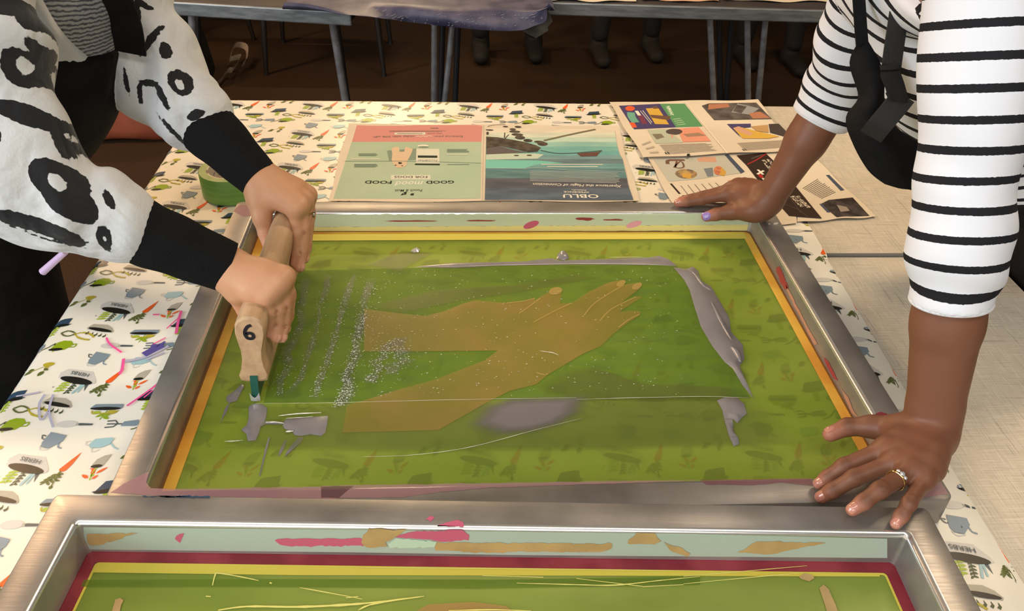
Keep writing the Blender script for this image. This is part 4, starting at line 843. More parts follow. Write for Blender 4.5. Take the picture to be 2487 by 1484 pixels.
p.px([A4(*q) for q in [(1930,270),(1965,268),(2118,420),(2080,428)]], i_navy); p.lines([A4(1690, 400), A4(1850, 300), A4(2050, 440), A4(1890, 510)], 12, i_txt, .35)
p.px([A4(*q) for q in [(1960,520),(2200,495),(2370,680),(2040,695),(1880,560)]], pm('dark_picture', 74, 66, 66, col2=c(44, 38, 38), nscale=40)); p.px([A4(*q) for q in [(2040,570),(2140,590),(2170,630),(2080,640)]], pm('picture_light', 150, 140, 130)); p.line([A4(1880, 560), A4(1960, 645)], .006, i_navy)
p.done()
sh2 = sheet('newspaper', 'upper newspaper spread with a purple and green advert and photos, at the far table edge', [A3(50, 75), A3(1960, 38), A3(2440, 690), A3(490, 785)], ZP2)
p = PB(sh2, ZP2)
i_pur = pm('purple', 74, 66, 112); i_grn = pm('advert_green', 92, 150, 104); i_or = pm('orange', 222, 96, 60); i_ye = pm('advert_yellow', 210, 172, 76); i_sal = pm('salmon_panel', 222, 152, 128); i_slate = pm('slate_photo', 104, 98, 96, col2=c(78, 70, 68), nscale=30)
p.px([A3(*q) for q in [(175,115),(700,90),(910,392),(370,418)]], i_pur); p.px([A3(*q) for q in [(700,90),(1020,88),(1255,380),(910,392)]], i_grn)
p.px([A3(*q) for q in ell(318, 150, 62, 32)], i_or); p.px([A3(*q) for q in [(310,330),(370,325),(410,390),(350,400)]], i_or); p.px([A3(*q) for q in [(520,150),(680,140),(820,355),(640,350)]], i_ye); p.line([A3(*q) for q in [(330,200),(340,260),(390,330)]], .018, pm('mint_ribbon', 110, 170, 150)); p.line([A3(400, 180), A3(440, 240)], .008, i_wh); p.line([A3(450, 240), A3(510, 350)], .012, pm('maroon', 120, 60, 84))
p.px([A3(*q) for q in [(570,230),(700,240),(840,250),(820,300),(700,285),(600,270)]], pm('figures', 110, 84, 70)); p.px([A3(*q) for q in [(600,125),(660,118),(690,150),(620,155)]], pm('figures', 110, 84, 70))
for a, b_ in (((450, 180), (590, 350)), ((480, 175), (600, 330))): p.line([A3(*a), A3(*b_)], .0015, i_wh)
p.line([A3(800, 118), A3(858, 236)], .010, mat('advert_pale_type', c(206, 222, 198), .75, col2=c(92, 150, 104), nscale=220, nlo=.5, nhi=.54)); p.lines([A3(860, 280), A3(960, 265), A3(1050, 360), A3(930, 375)], 4, pm('green_type', 160, 196, 156), .4)
p.px([A3(*q) for q in [(540,425),(800,415),(1000,590),(650,600)]], pm('pale_green_panel', 182, 192, 172)); p.px([A3(*q) for q in [(930,410),(1200,388),(1360,570),(1000,582)]], i_sal); p.px([A3(*q) for q in ell(885, 448, 108, 38)], pm('grey_badge', 84, 74, 72)); p.px([A3(*q) for q in [(600,480),(720,475),(760,520),(660,550)]], pm('photo_figures', 128, 122, 104)); p.px([A3(*q) for q in [(1000,480),(1200,460),(1300,500),(1050,515)]], pm('photo_cat', 160, 130, 108)); p.px([A3(*q) for q in [(840,490),(875,488),(860,540)]], i_sal)
p.lines([A3(690, 610), A3(1370, 590), A3(1450, 690), A3(800, 740)], 8, pm('faint_type', 184, 174, 158), .5); p.lines([A3(450, 590), A3(560, 540), A3(720, 740), A3(600, 745)], 3, pm('faint_type', 184, 174, 158), .3)
p.px([A3(*q) for q in [(1240,115),(1330,85),(1940,75),(2140,285),(1400,298)]], i_slate); p.px([A3(*q) for q in [(1330,95),(1580,90),(1600,130),(1320,165)]], pm('photo_hands', 178, 122, 94)); p.px([A3(*q) for q in [(1700,85),(1980,150),(1860,230),(1620,200)]], pm('laptop', 150, 154, 156)); p.px([A3(*q) for q in [(1690,100),(1820,125),(1750,215),(1640,185)]], i_slate); p.px([A3(*q) for q in [(1840,215),(1990,190),(2120,270),(1900,280)]], pm('photo_hands', 178, 122, 94))
p.px([A3(*q) for q in [(1565,350),(1870,345),(1870,390),(1660,410),(1740,520)]], i_pur); p.px([A3(*q) for q in [(1650,410),(1700,380),(1860,420),(2240,510),(2100,535),(1770,535)]], i_ye); p.px([A3(*q) for q in [(1640,400),(1720,380),(1900,470),(1860,500),(1720,450)]], i_skin); p.px([A3(*q) for q in [(2100,350),(2230,345),(2395,515),(2340,520),(2120,460)]], pm('dark_jacket', 70, 64, 62)); p.px([A3(*q) for q in [(1870,380),(2090,360),(2100,460),(1950,440)]], pm('photo_hair', 186, 150, 104))
p.lines([A3(1690, 590), A3(2330, 550), A3(2400, 640), A3(1800, 690)], 9, pm('faint_type', 184, 174, 158), .5); p.line([A3(1030, 60), A3(1300, 400), A3(1570, 725)], .003, pm('fold2', 234, 226, 208)); p.text('II', A3(805, 708), A3(760, 712), i_dk, .6); p.text('II', A3(1790, 665), A3(1755, 672), i_dk, .6)
p.px([A3(*q) for q in [(1050,735),(1080,728),(1092,755),(1070,775),(1048,760)]], i_dk)
p.done()

# ================================================================== masking tape roll
M_tg = mat('green_tape', c(112, 158, 72), .55, col2=c(100, 146, 62), nscale=4, stretch=(1, 1, 30)); M_tgs = mat('green_tape_side', c(160, 176, 120), .6, col2=c(146, 164, 106), nscale=60); M_core = mat('card_core', c(196, 186, 172), .7, col2=c(120, 112, 106), nscale=45, nlo=.56, nhi=.6)
tp = at(546, 503, ZT); TR = .0545
tape = thing('tape_roll', 'roll of green masking tape lying flat on the oilcloth', 'tape', (tp[0]+.004, tp[1]+TR, ZT+.0018))
b = MB(); b.lathe([(TR, .0012), (TR, .0468), (TR-.001, .048), (.0405, .048), (.0405, 0), (TR-.001, 0)], M_tg, 64); b.m = [b.mi(M_tgs) if (i//64) in (2,) else 0 for i in range(len(b.m))]; b.build('tape_winding', tape, smooth='auto')
b = MB(); b.lathe([(.0404, .0002), (.0404, .0478), (.0375, .0478), (.0375, .0002)], M_core, 64); b.build('cardboard_core', tape, smooth='auto')

# ================================================================== people
def skin(name, base, tip, dark, k=1.):
    m = bpy.data.materials.new(name); m.use_nodes = True; nt = m.node_tree; N, L = nt.nodes, nt.links; p = N['Principled BSDF']
    p.inputs['Roughness'].default_value = .48; p.inputs['Specular IOR Level'].default_value = .4
    p.inputs['Subsurface Weight'].default_value = .12; p.inputs['Subsurface Radius'].default_value = (.006, .0025, .0012); p.inputs['Subsurface Scale'].default_value = 1.
    tc = N.new('ShaderNodeTexCoord'); n = N.new('ShaderNodeTexNoise'); n.inputs['Scale'].default_value = 55; n.inputs['Detail'].default_value = 4; L.new(tc.outputs['Object'], n.inputs['Vector'])
    n1 = N.new('ShaderNodeTexNoise'); n1.inputs['Scale'].default_value = 9; L.new(tc.outputs['Object'], n1.inputs['Vector'])
    hs = N.new('ShaderNodeMixRGB'); hs.inputs[1].default_value = base; hs.inputs[2].default_value = tuple(v*.82 for v in base[:3])+(1,)
    L.new(n1.outputs[0], hs.inputs[0]); cur = hs.outputs[0]
    for at_, col in (('tip', tip), ('crease', dark)):
        a = N.new('ShaderNodeAttribute'); a.attribute_name = at_; mx = N.new('ShaderNodeMixRGB'); L.new(a.outputs['Fac'], mx.inputs[0]); L.new(cur, mx.inputs[1]); mx.inputs[2].default_value = col; cur = mx.outputs[0]
    L.new(cur, p.inputs['Base Color'])
    b = N.new('ShaderNodeBump'); b.inputs['Strength'].default_value = .12; b.inputs['Distance'].default_value = .0012; L.new(n.outputs[0], b.inputs['Height']); L.new(b.outputs[0], p.inputs['Normal']); return m
M_skin1 = skin('skin_light', c(208, 156, 120), c(220, 158, 130), c(172, 114, 88))
M_skin2 = skin('skin_brown', c(126, 82, 61), c(178, 118, 96), c(88, 56, 41))
def unit(v): v = np.asarray(v, float); return v/np.linalg.norm(v)
def make_arm(W_, E_, fingers, thumb, up, rw=(.028, .020), rf=.037, rad=None, h=.0018, palmk=.014, thick=.0125, upper=None, fup=None):
    """hand, wrist and forearm as one surface; returns vertices, faces, tip and crease weights"""
    fup = np.asarray(up if fup is None else fup, float)
    allp = np.array([W_, E_]+[p for f in fingers for p in f]+list(thumb)+([upper] if upper is not None else []))
    lo = allp.min(0)-.05; hi = allp.max(0)+.05; S = SDF(lo, hi, h)
    side = unit(np.cross(E_-W_, up))
    upn = unit(np.cross(side, E_-W_)); 
    if upn @ np.asarray(up) < 0: upn = -upn
    d = unit(E_-W_); Lf = np.linalg.norm(E_-W_)
    flat = (upn, rw[1]/rw[0])
    S.cone(W_-d*.012, W_+d*.03, rw[0]*.97, rw[0]*1.0, .006, sq=flat)
    S.cone(W_+d*.02, W_+d*Lf*.62, rw[0], rf*.97, .008, sq=(upn, .84)); S.cone(W_+d*Lf*.6, E_, rf*.97, rf, .008, sq=(upn, .90))
    mc = [f[0] for f in fingers]
    for i, m_ in enumerate(mc):
        S.cone(W_, m_, rw[1]*.78, thick*(.95 if i < 3 else .86), palmk)
    for i in range(len(mc)-1):
        for t in (.55, .8): S.cone(W_+(mc[i]-W_)*t, W_+(mc[i+1]-W_)*t, thick*.92, thick*.9, palmk)
    uo = unit(mc[3]-mc[2]); S.cone(W_+(mc[3]-W_)*.12+uo*.004, W_+(mc[3]-W_)*.70+uo*.005, rw[1]*.86, thick*1.02, .018)      # heel of the hand
    S.cone(W_+(thumb[0]-W_)*.2, thumb[0], .015, .0155, .016); S.cone(thumb[0], thumb[1], .0155, .0125, .012)
    S.cone(thumb[0]+(thumb[1]-thumb[0])*.3, mc[0]+(W_-mc[0])*.35, .010, .010, .018)      # web
    palm = S.d.copy(); res = palm.copy()
    rad = rad or [.0088, .0090, .0086, .0076]
    def chain(P, R, k=.004):
        S.d = np.full_like(palm, .05)
        for i in range(len(P)-1): S.cone(P[i], P[i+1], R[i], R[i+1], k)
        q = S.d; hh = np.maximum(.009-np.abs(palm-q), 0)/.009
        return np.minimum(palm, q)-hh*hh*.009*.25
    for f, r in zip(fingers, rad):
        res = np.minimum(res, chain(f, [r*1.14, r*1.03, r*.93, r*.80]))
    res = np.minimum(res, chain(thumb[1:], [.0122, .0108, .0090]))
    S.d = res
    # knuckles, joint bumps and skin folds
    for f, r in zip(fingers, rad):
        dd = unit(f[1]-f[0]); n = unit(np.asarray(up)-dd*(np.asarray(up) @ dd)); S.ellip(f[0]+n*r*.45, np.array([dd*.009, np.cross(dd, n)*.0075, n*.0085]), .010)
        for a in (1, 2):
            dj = unit(f[a]-f[a-1])+unit(f[a+1]-f[a]); dj = unit(dj); n = unit(fup-dj*(fup @ dj)); sd = np.cross(dj, n)
            for o in (-.0016, .0016):
                for s_ in np.linspace(-.6, .6, 7): S.groove(f[a]+dj*o+n*r*(1.14 if a == 1 else 1.06)*math.cos(s_)+sd*r*1.06*math.sin(s_), .0010, .0012)
    V, F = S.nets(2)
    tip = np.zeros(len(V)); cr = np.zeros(len(V))
    for f, r in list(zip(fingers, rad))+[([thumb[0], thumb[1], thumb[2], thumb[3]], .011)]:
        tip = np.maximum(tip, np.clip(1-np.linalg.norm(V-(f[3]), axis=1)/(r*2.4), 0, 1)**.8)
        for a in (1, 2): cr = np.maximum(cr, .75*np.clip(1-np.linalg.norm(V-(f[a]+fup*r*.8), axis=1)/(r*.95), 0, 1))
    return V, F, tip, cr
def nail(parent, f, r, up, m, name='nail', w=.78, L=1.15):
    d = unit(f[3]-f[2]); n = unit(np.asarray(up)-d*(np.asarray(up) @ d)); sd = np.cross(d, n); mb = MB(); o = np.array(parent.location)
    def fn(u, v):
        a = (u*2-1); b_ = (v*2-1); q = math.sqrt(max(0, 1-.55*abs(b_)**3)); ang = a*q*w*1.05
        rr = r*.80+.0009-.0006*abs(a)**2
        return f[3]-o+d*(b_*r*L*.56-r*.10)+(n*math.cos(ang)+sd*math.sin(ang))*rr-n*(.0016*max(0, b_)**2)+n*.0007*(1-abs(b_))
    mb.grid(fn, 10, 8, m); return mb.build(name, parent, smooth=True)
def head_sdf(cen, face, up, neck, hgt=.225):
    f = unit(face); u = unit(np.asarray(up)-f*(np.asarray(up) @ f)); s_ = np.cross(u, f); k = hgt/.225; cen = np.asarray(cen, float)
    P = lambda a, b_, e: cen+(f*a+s_*b_+u*e)*k
    S = SDF(cen-.20*k, cen+.20*k, .004)
    S.ellip(P(-.012, 0, .028), np.array([f*.098, s_*.076, u*.085])*k, .01); S.ellip(P(.022, 0, -.045), np.array([f*.066, s_*.056, u*.066])*k, .03)
    S.ellip(P(.066, 0, -.092), np.array([f*.022, s_*.024, u*.018])*k, .025)
    S.cone(P(.082, 0, .012), P(.104, 0, -.026), .008*k, .012*k, .012); S.ellip(P(.098, .011, -.030), np.array([f*.009, s_*.008, u*.007])*k, .006); S.ellip(P(.098, -.011, -.030), np.array([f*.009, s_*.008, u*.007])*k, .006)
    S.cone(P(.080, -.03, .026), P(.080, .03, .026), .009*k, .009*k, .014)
    for q in (-1, 1):
        S.groove(P(.090, q*.030, .006), .016*k, .012); S.ellip(P(.070, q*.030, .004), np.array([f*.013, s_*.014, u*.012])*k, .004)
        S.ellip(P(-.008, q*.078, -.006), np.array([f*.018, s_*.008, u*.030])*k, .006); S.ellip(P(.050, q*.042, -.030), np.array([f*.024, s_*.020, u*.020])*k, .02)
    S.cone(P(.086, -.018, -.056), P(.086, .018, -.056), .0065*k, .0065*k, .006); S.cone(P(.084, -.015, -.067), P(.084, .015, -.067), .0075*k, .0075*k, .005)
    S.cone(P(-.022, 0, -.05), neck, .050*k, .054*k, .02)
    return S.nets(1), P
def hair_sdf(P, k, long=False):
    cen = P(0, 0, 0); S = SDF(cen-.22, cen+.22, .006); f = unit(P(1, 0, 0)-cen); s_ = unit(P(0, 1, 0)-cen); u = unit(P(0, 0, 1)-cen)
    w = lambda x, y, z, t: .003*np.sin(90*x+60*y)*np.sin(80*z-40*y)
    S.ellip(P(-.026, 0, .040), np.array([f*.104, s_*.086, u*.092]), .01); S.ellip(P(-.06, 0, -.03), np.array([f*.066, s_*.080, u*.080]), .03)
    if long:
        for q in (-1, 1): S.cone(P(-.05, q*.05, -.02), P(-.075, q*.06, -.20), .045, .032, .03, warp=w)
    S.cut(P(.052, 0, .045), f+u*-.75, .01)
    return S.nets(1)
def person(name, label, loc): return thing(name, label, 'person', loc)
def join_meshes(parts):
    V = []; F = []; A = []; B = []; o = 0
    for v, f, *at_ in parts:
        V.append(v); F.append(f+o); o += len(v); A.append(at_[0] if at_ else np.zeros(len(v))); B.append(at_[1] if at_ else np.zeros(len(v)))
    return np.concatenate(V), np.concatenate(F), np.concatenate(A), np.concatenate(B)
def loc0(parent, me_v): return me_v-np.array(parent.location)
def add_mesh(name, parent, V, F, m, attrs=None):
    me = np_mesh(np.asarray(V)-np.array(parent.location), F, [m] if not isinstance(m, list) else m)
    for k_, a in (attrs or {}).items(): fattr(me, k_, a)
    return put(name, me, parent)
def torus(mb, cen, ax, R, r, m, n=28, k=8):
    ax = unit(ax); a = unit(np.cross(ax, [.3, .5, .8])); b_ = np.cross(ax, a); V = []; F = []
    for i in range(n):
        t = 2*math.pi*i/n; e = a*math.cos(t)+b_*math.sin(t)
        for j in range(k): q = 2*math.pi*j/k; V.append(cen+e*(R+r*math.cos(q))+ax*r*math.sin(q))
    for i in range(n):
        for j in range(k): F.append((i*k+j, ((i+1) % n)*k+j, ((i+1) % n)*k+(j+1) % k, i*k+(j+1) % k))
    mb.add(V, F, m)
def gem(mb, p, ax, r, m):
    ax = unit(ax); a = unit(np.cross(ax, [.3, .5, .8])); b_ = np.cross(ax, a); V = [p+ax*r*.5]*0; n = 8
    V = [p-ax*r*.9]+[p+(a*math.cos(2*math.pi*i/n)+b_*math.sin(2*math.pi*i/n))*r for i in range(n)]+[p+ax*r*.45+(a*math.cos(2*math.pi*i/n)+b_*math.sin(2*math.pi*i/n))*r*.6 for i in range(n)]
    F = [(0, 1+(i+1) % n, 1+i) for i in range(n)]+[(1+i, 1+(i+1) % n, 1+n+(i+1) % n, 1+n+i) for i in range(n)]+[tuple(1+n+i for i in range(n))]; mb.add(V, F, m)
M_gold = mat('gold', c(226, 190, 130), .2, metal=1.); M_dia = mat('clear_stone', c(225, 228, 235), .04, spec=1., metal=.5); M_grst = mat('dark_stone', c(60, 74, 62), .1, spec=1., metal=.4)
M_black = mat('black_cotton', c(24, 23, 24), .9, spec=.15, col2=c(17, 17, 18), nscale=30, bump=.3, bscale=220); M_web = mat('black_webbing', c(44, 43, 42), .75, spec=.2, bump=.4, bscale=500); M_plast = mat('black_plastic', c(26, 26, 28), .35)
def strap(name, parent, P, wdir, w, t, m, n=6):
    S_ = smoothline(P, n); mb = MB(); o = np.array(parent.location); V = []; F = []; k = len(S_)
    wd = wdir if isinstance(wdir, list) else [wdir]*k
    if len(wd) != k: wd = [wd[0]*(1-i/(k-1))+np.asarray(wd[-1])*i/(k-1) for i in range(k)]
    for i, p in enumerate(S_):
        d = unit(S_[min(i+1, k-1)]-S_[max(i-1, 0)]); a = np.asarray(wd[i], float); a = unit(a-d*(a @ d)); b_ = np.cross(d, a)
        for q, r in ((-1, -1), (1, -1), (1, 1), (-1, 1)): V.append(p+a*q*w/2+b_*r*t/2-o)
    for i in range(k-1):
        for j in range(4): F.append((i*4+j, i*4+(j+1) % 4, i*4+4+(j+1) % 4, i*4+4+j))
    F += [(3, 2, 1, 0), tuple((k-1)*4+j for j in range(4))]; mb.add(V, F, m); return mb.build(name, parent, smooth='auto')
def curve_pts(P, n=14): return np.array(smoothline([np.asarray(p, float) for p in P], n))
def arc_param(V, C_):       # arc length along a curve, blended softly between its pieces
    seg = np.linalg.norm(np.diff(C_, axis=0), axis=1); cum = np.concatenate([[0], np.cumsum(seg)]); D = []; S_ = []
    for i in range(len(C_)-1):
        ab = C_[i+1]-C_[i]; t = np.clip(((V-C_[i]) @ ab)/(ab @ ab), 0, 1); D.append(np.linalg.norm(V-(C_[i]+t[:, None]*ab), axis=1)); S_.append(cum[i]+t*seg[i])
    D = np.array(D); S_ = np.array(S_); best = D.min(0); w = np.exp(-(D-best)/.0025); return (w*S_).sum(0)/w.sum(0), best
def project(V):
    d = V-CAMP; z = d @ CF; return PX0+FPX*(d @ CR)/z, PY0-FPX*(d @ CU)/z, z
def vnormals(V, F):
    n = np.cross(V[F[:, 1]]-V[F[:, 0]], V[F[:, 2]]-V[F[:, 0]]); N = np.zeros_like(V)
    for j in range(4): np.add.at(N, F[:, j], n)
    return N/(np.linalg.norm(N, axis=1)[:, None]+1e-12)

# ------------------------------------------------------------------ person pulling the squeegee (left)
P1 = person('person', 'person leaning in from the left in a leopard-print sweater and black apron, pressing the squeegee', (-.92, .52, 0))
W1 = at(545, 645, .912); E1 = np.array([-.585, .285, 1.035]); S1 = np.array([-.612, .375, 1.285])
W2 = at(628, 434, .928); E2 = np.array([-.535, .625, 1.035]); S2 = np.array([-.60, .70, 1.265])
f1 = [[at(689, 670, .906), at(702, 715, .877), at(699, 765, .848), at(690, 800, .830)], [at(676, 686, .904), at(692, 736, .874), at(690, 785, .845), at(682, 820, .828)],
      [at(661, 702, .899), at(678, 748, .872), at(677, 790, .846), at(669, 820, .832)], [at(644, 720, .893), at(659, 755, .872), at(658, 785, .852), at(653, 810, .838)]]
t1 = [at(566, 676, .902), at(577, 712, .886), at(586, 735, .869), at(590, 754, .855)]
f2 = [[at(716, 507, .906), at(724, 565, .872), at(721, 612, .845), at(716, 640, .830)], [at(728, 496, .908), at(738, 558, .873), at(734, 615, .843), at(727, 650, .826)],
      [at(740, 484, .906), at(748, 545, .872), at(744, 600, .843), at(737, 630, .830)], [at(749, 473, .902), at(754, 520, .874), at(750, 560, .852), at(743, 585, .840)]]
t2 = [at(630, 478, .908), at(636, 528, .884), at(645, 566, .862), at(650, 590, .850)]
a1 = make_arm(W1, E1, f1, t1, (.45, -.1, .9), rw=(.0300, .0235), rf=.039, fup=(.96, -.2, .2)); a2 = make_arm(W2, E2, f2, t2, (.45, -.1, .9), rw=(.0288, .0235), rf=.039, fup=(.96, -.2, .2))
(hv, hf), HP = head_sdf((-.53, .56, 1.535), (.80, -.05, -.60), (.5, 0, .85), np.array([-.585, .565, 1.38])); 
def torso_field(S, neck, chest, waist, hip, sh1, sh2, side, grow=0., k=.04):
    sq = lambda a, b_: (unit(np.cross(np.asarray(b_)-np.asarray(a), side)), .72)
    S.cone(chest, waist, .140+grow, .118+grow, k, sq=sq(chest, waist)); S.cone(waist, hip, .118+grow, .158+grow, k, sq=sq(waist, hip))
    S.cone(neck, chest, .075+grow, .135+grow, k, sq=sq(neck, chest)); S.cone(sh1, sh2, .052+grow, .052+grow, k)
NK1, CH1, WA1, HP1 = np.array([-.575, .57, 1.345]), np.array([-.632, .59, 1.20]), np.array([-.690, .59, 1.03]), np.array([-.855, .55, .88])
SB = SDF((-1.15, .28, .8), (-.45, .80, 1.45), .008); torso_field(SB, NK1, CH1, WA1, HP1, S1, S2, (0, 1, 0)); SB.cone(NK1, (-.56, .56, 1.44), .052, .05, .03)
for s_, e_ in ((S1, E1), (S2, E2)): SB.cone(s_, e_, .046, .040, .03)
tv, tf = SB.nets(1)
V, F, A, B_ = join_meshes([a1, a2, (hv, hf), (tv, tf)])
BODY1 = add_mesh('body', P1, V, F, M_skin1, dict(tip=A, crease=B_))
hv2, hf2 = hair_sdf(HP, 1); add_mesh('hair', P1, hv2, hf2, mat('hair_brown', c(66, 44, 32), .5, col2=c(44, 28, 20), nscale=60))
M_nail1 = mat('nail_natural', c(214, 160, 136), .3)
for f_, r_ in zip(f1, (.0088, .0090, .0086, .0076)): nail(P1, f_, r_, (1, -.15, .25), M_nail1)
for f_, r_ in zip(f2, (.0088, .0090, .0086, .0076)): nail(P1, f_, r_, (1, -.15, .25), M_nail1)
rg = MB(); rc = f2[2][0]*.45+f2[2][1]*.55; ra = f2[2][1]-f2[2][0]; torus(rg, rc-np.array(P1.location), ra, .0101, .0011, M_gold)
for q in (-.0032, 0, .0032): gem(rg, rc-np.array(P1.location)+np.array([.0112, -.0035+q, q*.4]), (1, -.3, .1), .0021, M_grst if q else M_dia)
rg.build('ring', P1, smooth='auto')
# grey ribbed top, apron, sweater
def rib():
    m = bpy.data.materials.new('grey_marl_stripes'); m.use_nodes = True; nt = m.node_tree; N, L = nt.nodes, nt.links; p = N['Principled BSDF']; p.inputs['Roughness'].default_value = .95
    a = N.new('ShaderNodeAttribute'); a.attribute_name = 'along'; n = N.new('ShaderNodeTexNoise'); n.inputs['Scale'].default_value = 120; n.inputs['Detail'].default_value = 2
    tc = N.new('ShaderNodeTexCoord'); L.new(tc.outputs['Object'], n.inputs['Vector'])
    mu = N.new('ShaderNodeMath'); mu.operation = 'MULTIPLY_ADD'; mu.inputs[1].default_value = 1/.0062; L.new(a.outputs['Fac'], mu.inputs[0]); L.new(n.outputs[0], mu.inputs[2])
    fr = N.new('ShaderNodeMath'); fr.operation = 'PINGPONG'; fr.inputs[1].default_value = .5; L.new(mu.outputs[0], fr.inputs[0])
    r = N.new('ShaderNodeValToRGB'); r.color_ramp.elements[0].position = .08; r.color_ramp.elements[1].position = .34; r.color_ramp.elements[0].color = c(74, 78, 88); r.color_ramp.elements[1].color = c(168, 170, 176)
    L.new(fr.outputs[0], r.inputs[0]); L.new(r.outputs[0], p.inputs['Base Color']); return m
ST_ = SDF((-1.12, .28, .84), (-.46, .82, 1.40), .006); torso_field(ST_, NK1, CH1, WA1, HP1, S1, S2, (0, 1, 0), .006); ST_.cut(NK1+np.array([.01, 0, .03]), (.25, 0, 1), .006)
v_, f_ = ST_.nets(1); TS1 = add_mesh('grey_striped_top', P1, v_, f_, rib(), dict(along=(v_-NK1) @ unit(WA1-NK1)))
AP = SDF((-1.2, .22, .28), (-.46, .84, 1.40), .007)
torso_field(AP, NK1, CH1, WA1, HP1, S1*.8+S2*.2, S2*.8+S1*.2, (0, 1, 0), .014)
AP.cone(HP1, (-.90, .50, .42), .150, .175, .03, sq=((1, 0, 0), .80), warp=lambda x, y, z, t: .006*np.sin(38*y+4*z)*t)
bt = at(255, 128, 1.085); 
bt1 = np.array([-.545, .585, 1.085])
AP.cut(bt1, unit(np.array([.55, 0, .84])), .004, lo=(-.70, .2, 1.0)); AP.cut((-.66, .5, 1.1), (-1, 0, .25), .004, lo=(-1.2, .2, .98)); AP.cut((0, 0, .40), (0, 0, -1), .004)
v_, f_ = AP.nets(1); APR1 = add_mesh('apron', P1, v_, f_, M_black)
leg = MB(tuple(P1.location))
for y_ in (.42, .60): leg.tube([(-.95, y_, .85), (-.95, y_, .45), (-.97, y_, .10)], [.085, .062, .05], M_black, 20)
o_ = leg.build('trousers', P1, smooth=True); o_.location = (0, 0, 0)
shoe = mat('black_leather_shoe', c(22, 21, 22), .45)
for y_ in (.42, .60):
    mb = MB(); 
    mb.grid(lambda u, v, y_=y_: (-.045+.27*u-.0, (y_-.52)+(.045-.012*u)*math.cos(math.pi*2*v)*math.sin(math.pi*min(1, .12+u*.88+.0))**.35, .052+(.052-.018*u)*math.sin(math.pi*2*v)), 14, 18, shoe); mb.build('shoe', P1, smooth=True)
# sweater with leopard spots
def spots_mat(name, base, base2, dark):
    m = bpy.data.materials.new(name); m.use_nodes = True; nt = m.node_tree; N, L = nt.nodes, nt.links; p = N['Principled BSDF']; p.inputs['Roughness'].default_value = .95; p.inputs['Specular IOR Level'].default_value = .1
    p.inputs['Sheen Weight'].default_value = .25
    tc = N.new('ShaderNodeTexCoord'); n = N.new('ShaderNodeTexNoise'); n.inputs['Scale'].default_value = 38; n.inputs['Detail'].default_value = 4; L.new(tc.outputs['Object'], n.inputs['Vector'])
    n2 = N.new('ShaderNodeTexNoise'); n2.inputs['Scale'].default_value = 230; n2.inputs['Detail'].default_value = 3; L.new(tc.outputs['Object'], n2.inputs['Vector'])
    r0 = N.new('ShaderNodeMixRGB'); r0.inputs[1].default_value = base; r0.inputs[2].default_value = base2; L.new(n.outputs[0], r0.inputs[0])
    a = N.new('ShaderNodeAttribute'); a.attribute_name = 'spot'
    n3 = N.new('ShaderNodeTexNoise'); n3.inputs['Scale'].default_value = 150; n3.inputs['Detail'].default_value = 1; L.new(tc.outputs['Object'], n3.inputs['Vector'])
    ad = N.new('ShaderNodeMath'); ad.operation = 'MULTIPLY_ADD'; ad.inputs[1].default_value = .55; L.new(n3.outputs[0], ad.inputs[0]); L.new(a.outputs['Fac'], ad.inputs[2])
    mr = N.new('ShaderNodeMapRange'); mr.inputs[1].default_value = .24; mr.inputs[2].default_value = .31; L.new(ad.outputs[0], mr.inputs[0])
    mx = N.new('ShaderNodeMixRGB'); L.new(mr.outputs[0], mx.inputs[0]); L.new(r0.outputs[0], mx.inputs[1]); mx.inputs[2].default_value = dark; L.new(mx.outputs[0], p.inputs['Base Color'])
    n4 = N.new('ShaderNodeTexNoise'); n4.inputs['Scale'].default_value = 16; n4.inputs['Detail'].default_value = 2; n4.inputs['Distortion'].default_value = .8; L.new(tc.outputs['Object'], n4.inputs['Vector'])
    b0 = N.new('ShaderNodeBump'); b0.inputs['Strength'].default_value = .55; b0.inputs['Distance'].default_value = .02; L.new(n4.outputs[0], b0.inputs['Height'])
    b = N.new('ShaderNodeBump'); b.inputs['Strength'].default_value = .4; b.inputs['Distance'].default_value = .0015; L.new(n2.outputs[0], b.inputs['Height']); L.new(b0.outputs[0], b.inputs['Normal']); L.new(b.outputs[0], p.inputs['Normal']); return m
M_leo = spots_mat('leopard_knit', c(216, 220, 224), c(196, 200, 205), c(36, 37, 40))
def fold(ax, amp, freq, ph=0., dirv=None):
    ax = np.asarray(ax, float)
    return lambda x, y, z, t: amp*np.sin(freq*(x*ax[0]+y*ax[1]+z*ax[2])+ph+2.2*np.sin(23*x+17*z)+1.7*np.sin(19*y+13*z))*(.35+.65*np.sin(np.pi*np.clip(t, 0, 1)))
SW = SDF((-.98, .14, .88), (-.40, .86, 1.42), .0032)
d1 = unit(W1-E1); d2 = unit(W2-E2); up1 = unit(E1-S1); up2 = unit(E2-S2)
C1s = E1+d1*np.linalg.norm(W1-E1)*.44; C2s = E2+d2*np.linalg.norm(W2-E2)*.36
SW.cone(S1, E1, .061, .060, .03, warp=fold(up1, .0075, 62)); SW.cone(E1-d1*.01, C1s, .060, .050, .035, warp=fold(d1, .0080, 70))
SW.cone(S2, E2, .066, .064, .03, warp=fold(up2, .0080, 66)); SW.cone(E2-d2*.01, C2s, .064, .056, .035, warp=fold(d2, .0080, 72))
SW.cone(C1s-d1*.012, C1s, .051, .046, .01); SW.cone(C2s-d2*.012, C2s, .057, .050, .01)
B2 = SDF((-.98, .14, .88), (-.40, .86, 1.42), .0032); torso_field(B2, NK1, CH1, WA1, HP1, S1, S2, (0, 1, 0), .012)
B2.cut((-.585, .5, 1.2), (1, 0, .1), .004, lo=(-.8, .43, .8), hi=(-.4, .68, 1.5)); B2.cut(NK1+np.array([0, 0, .03]), (.25, 0, 1), .006)
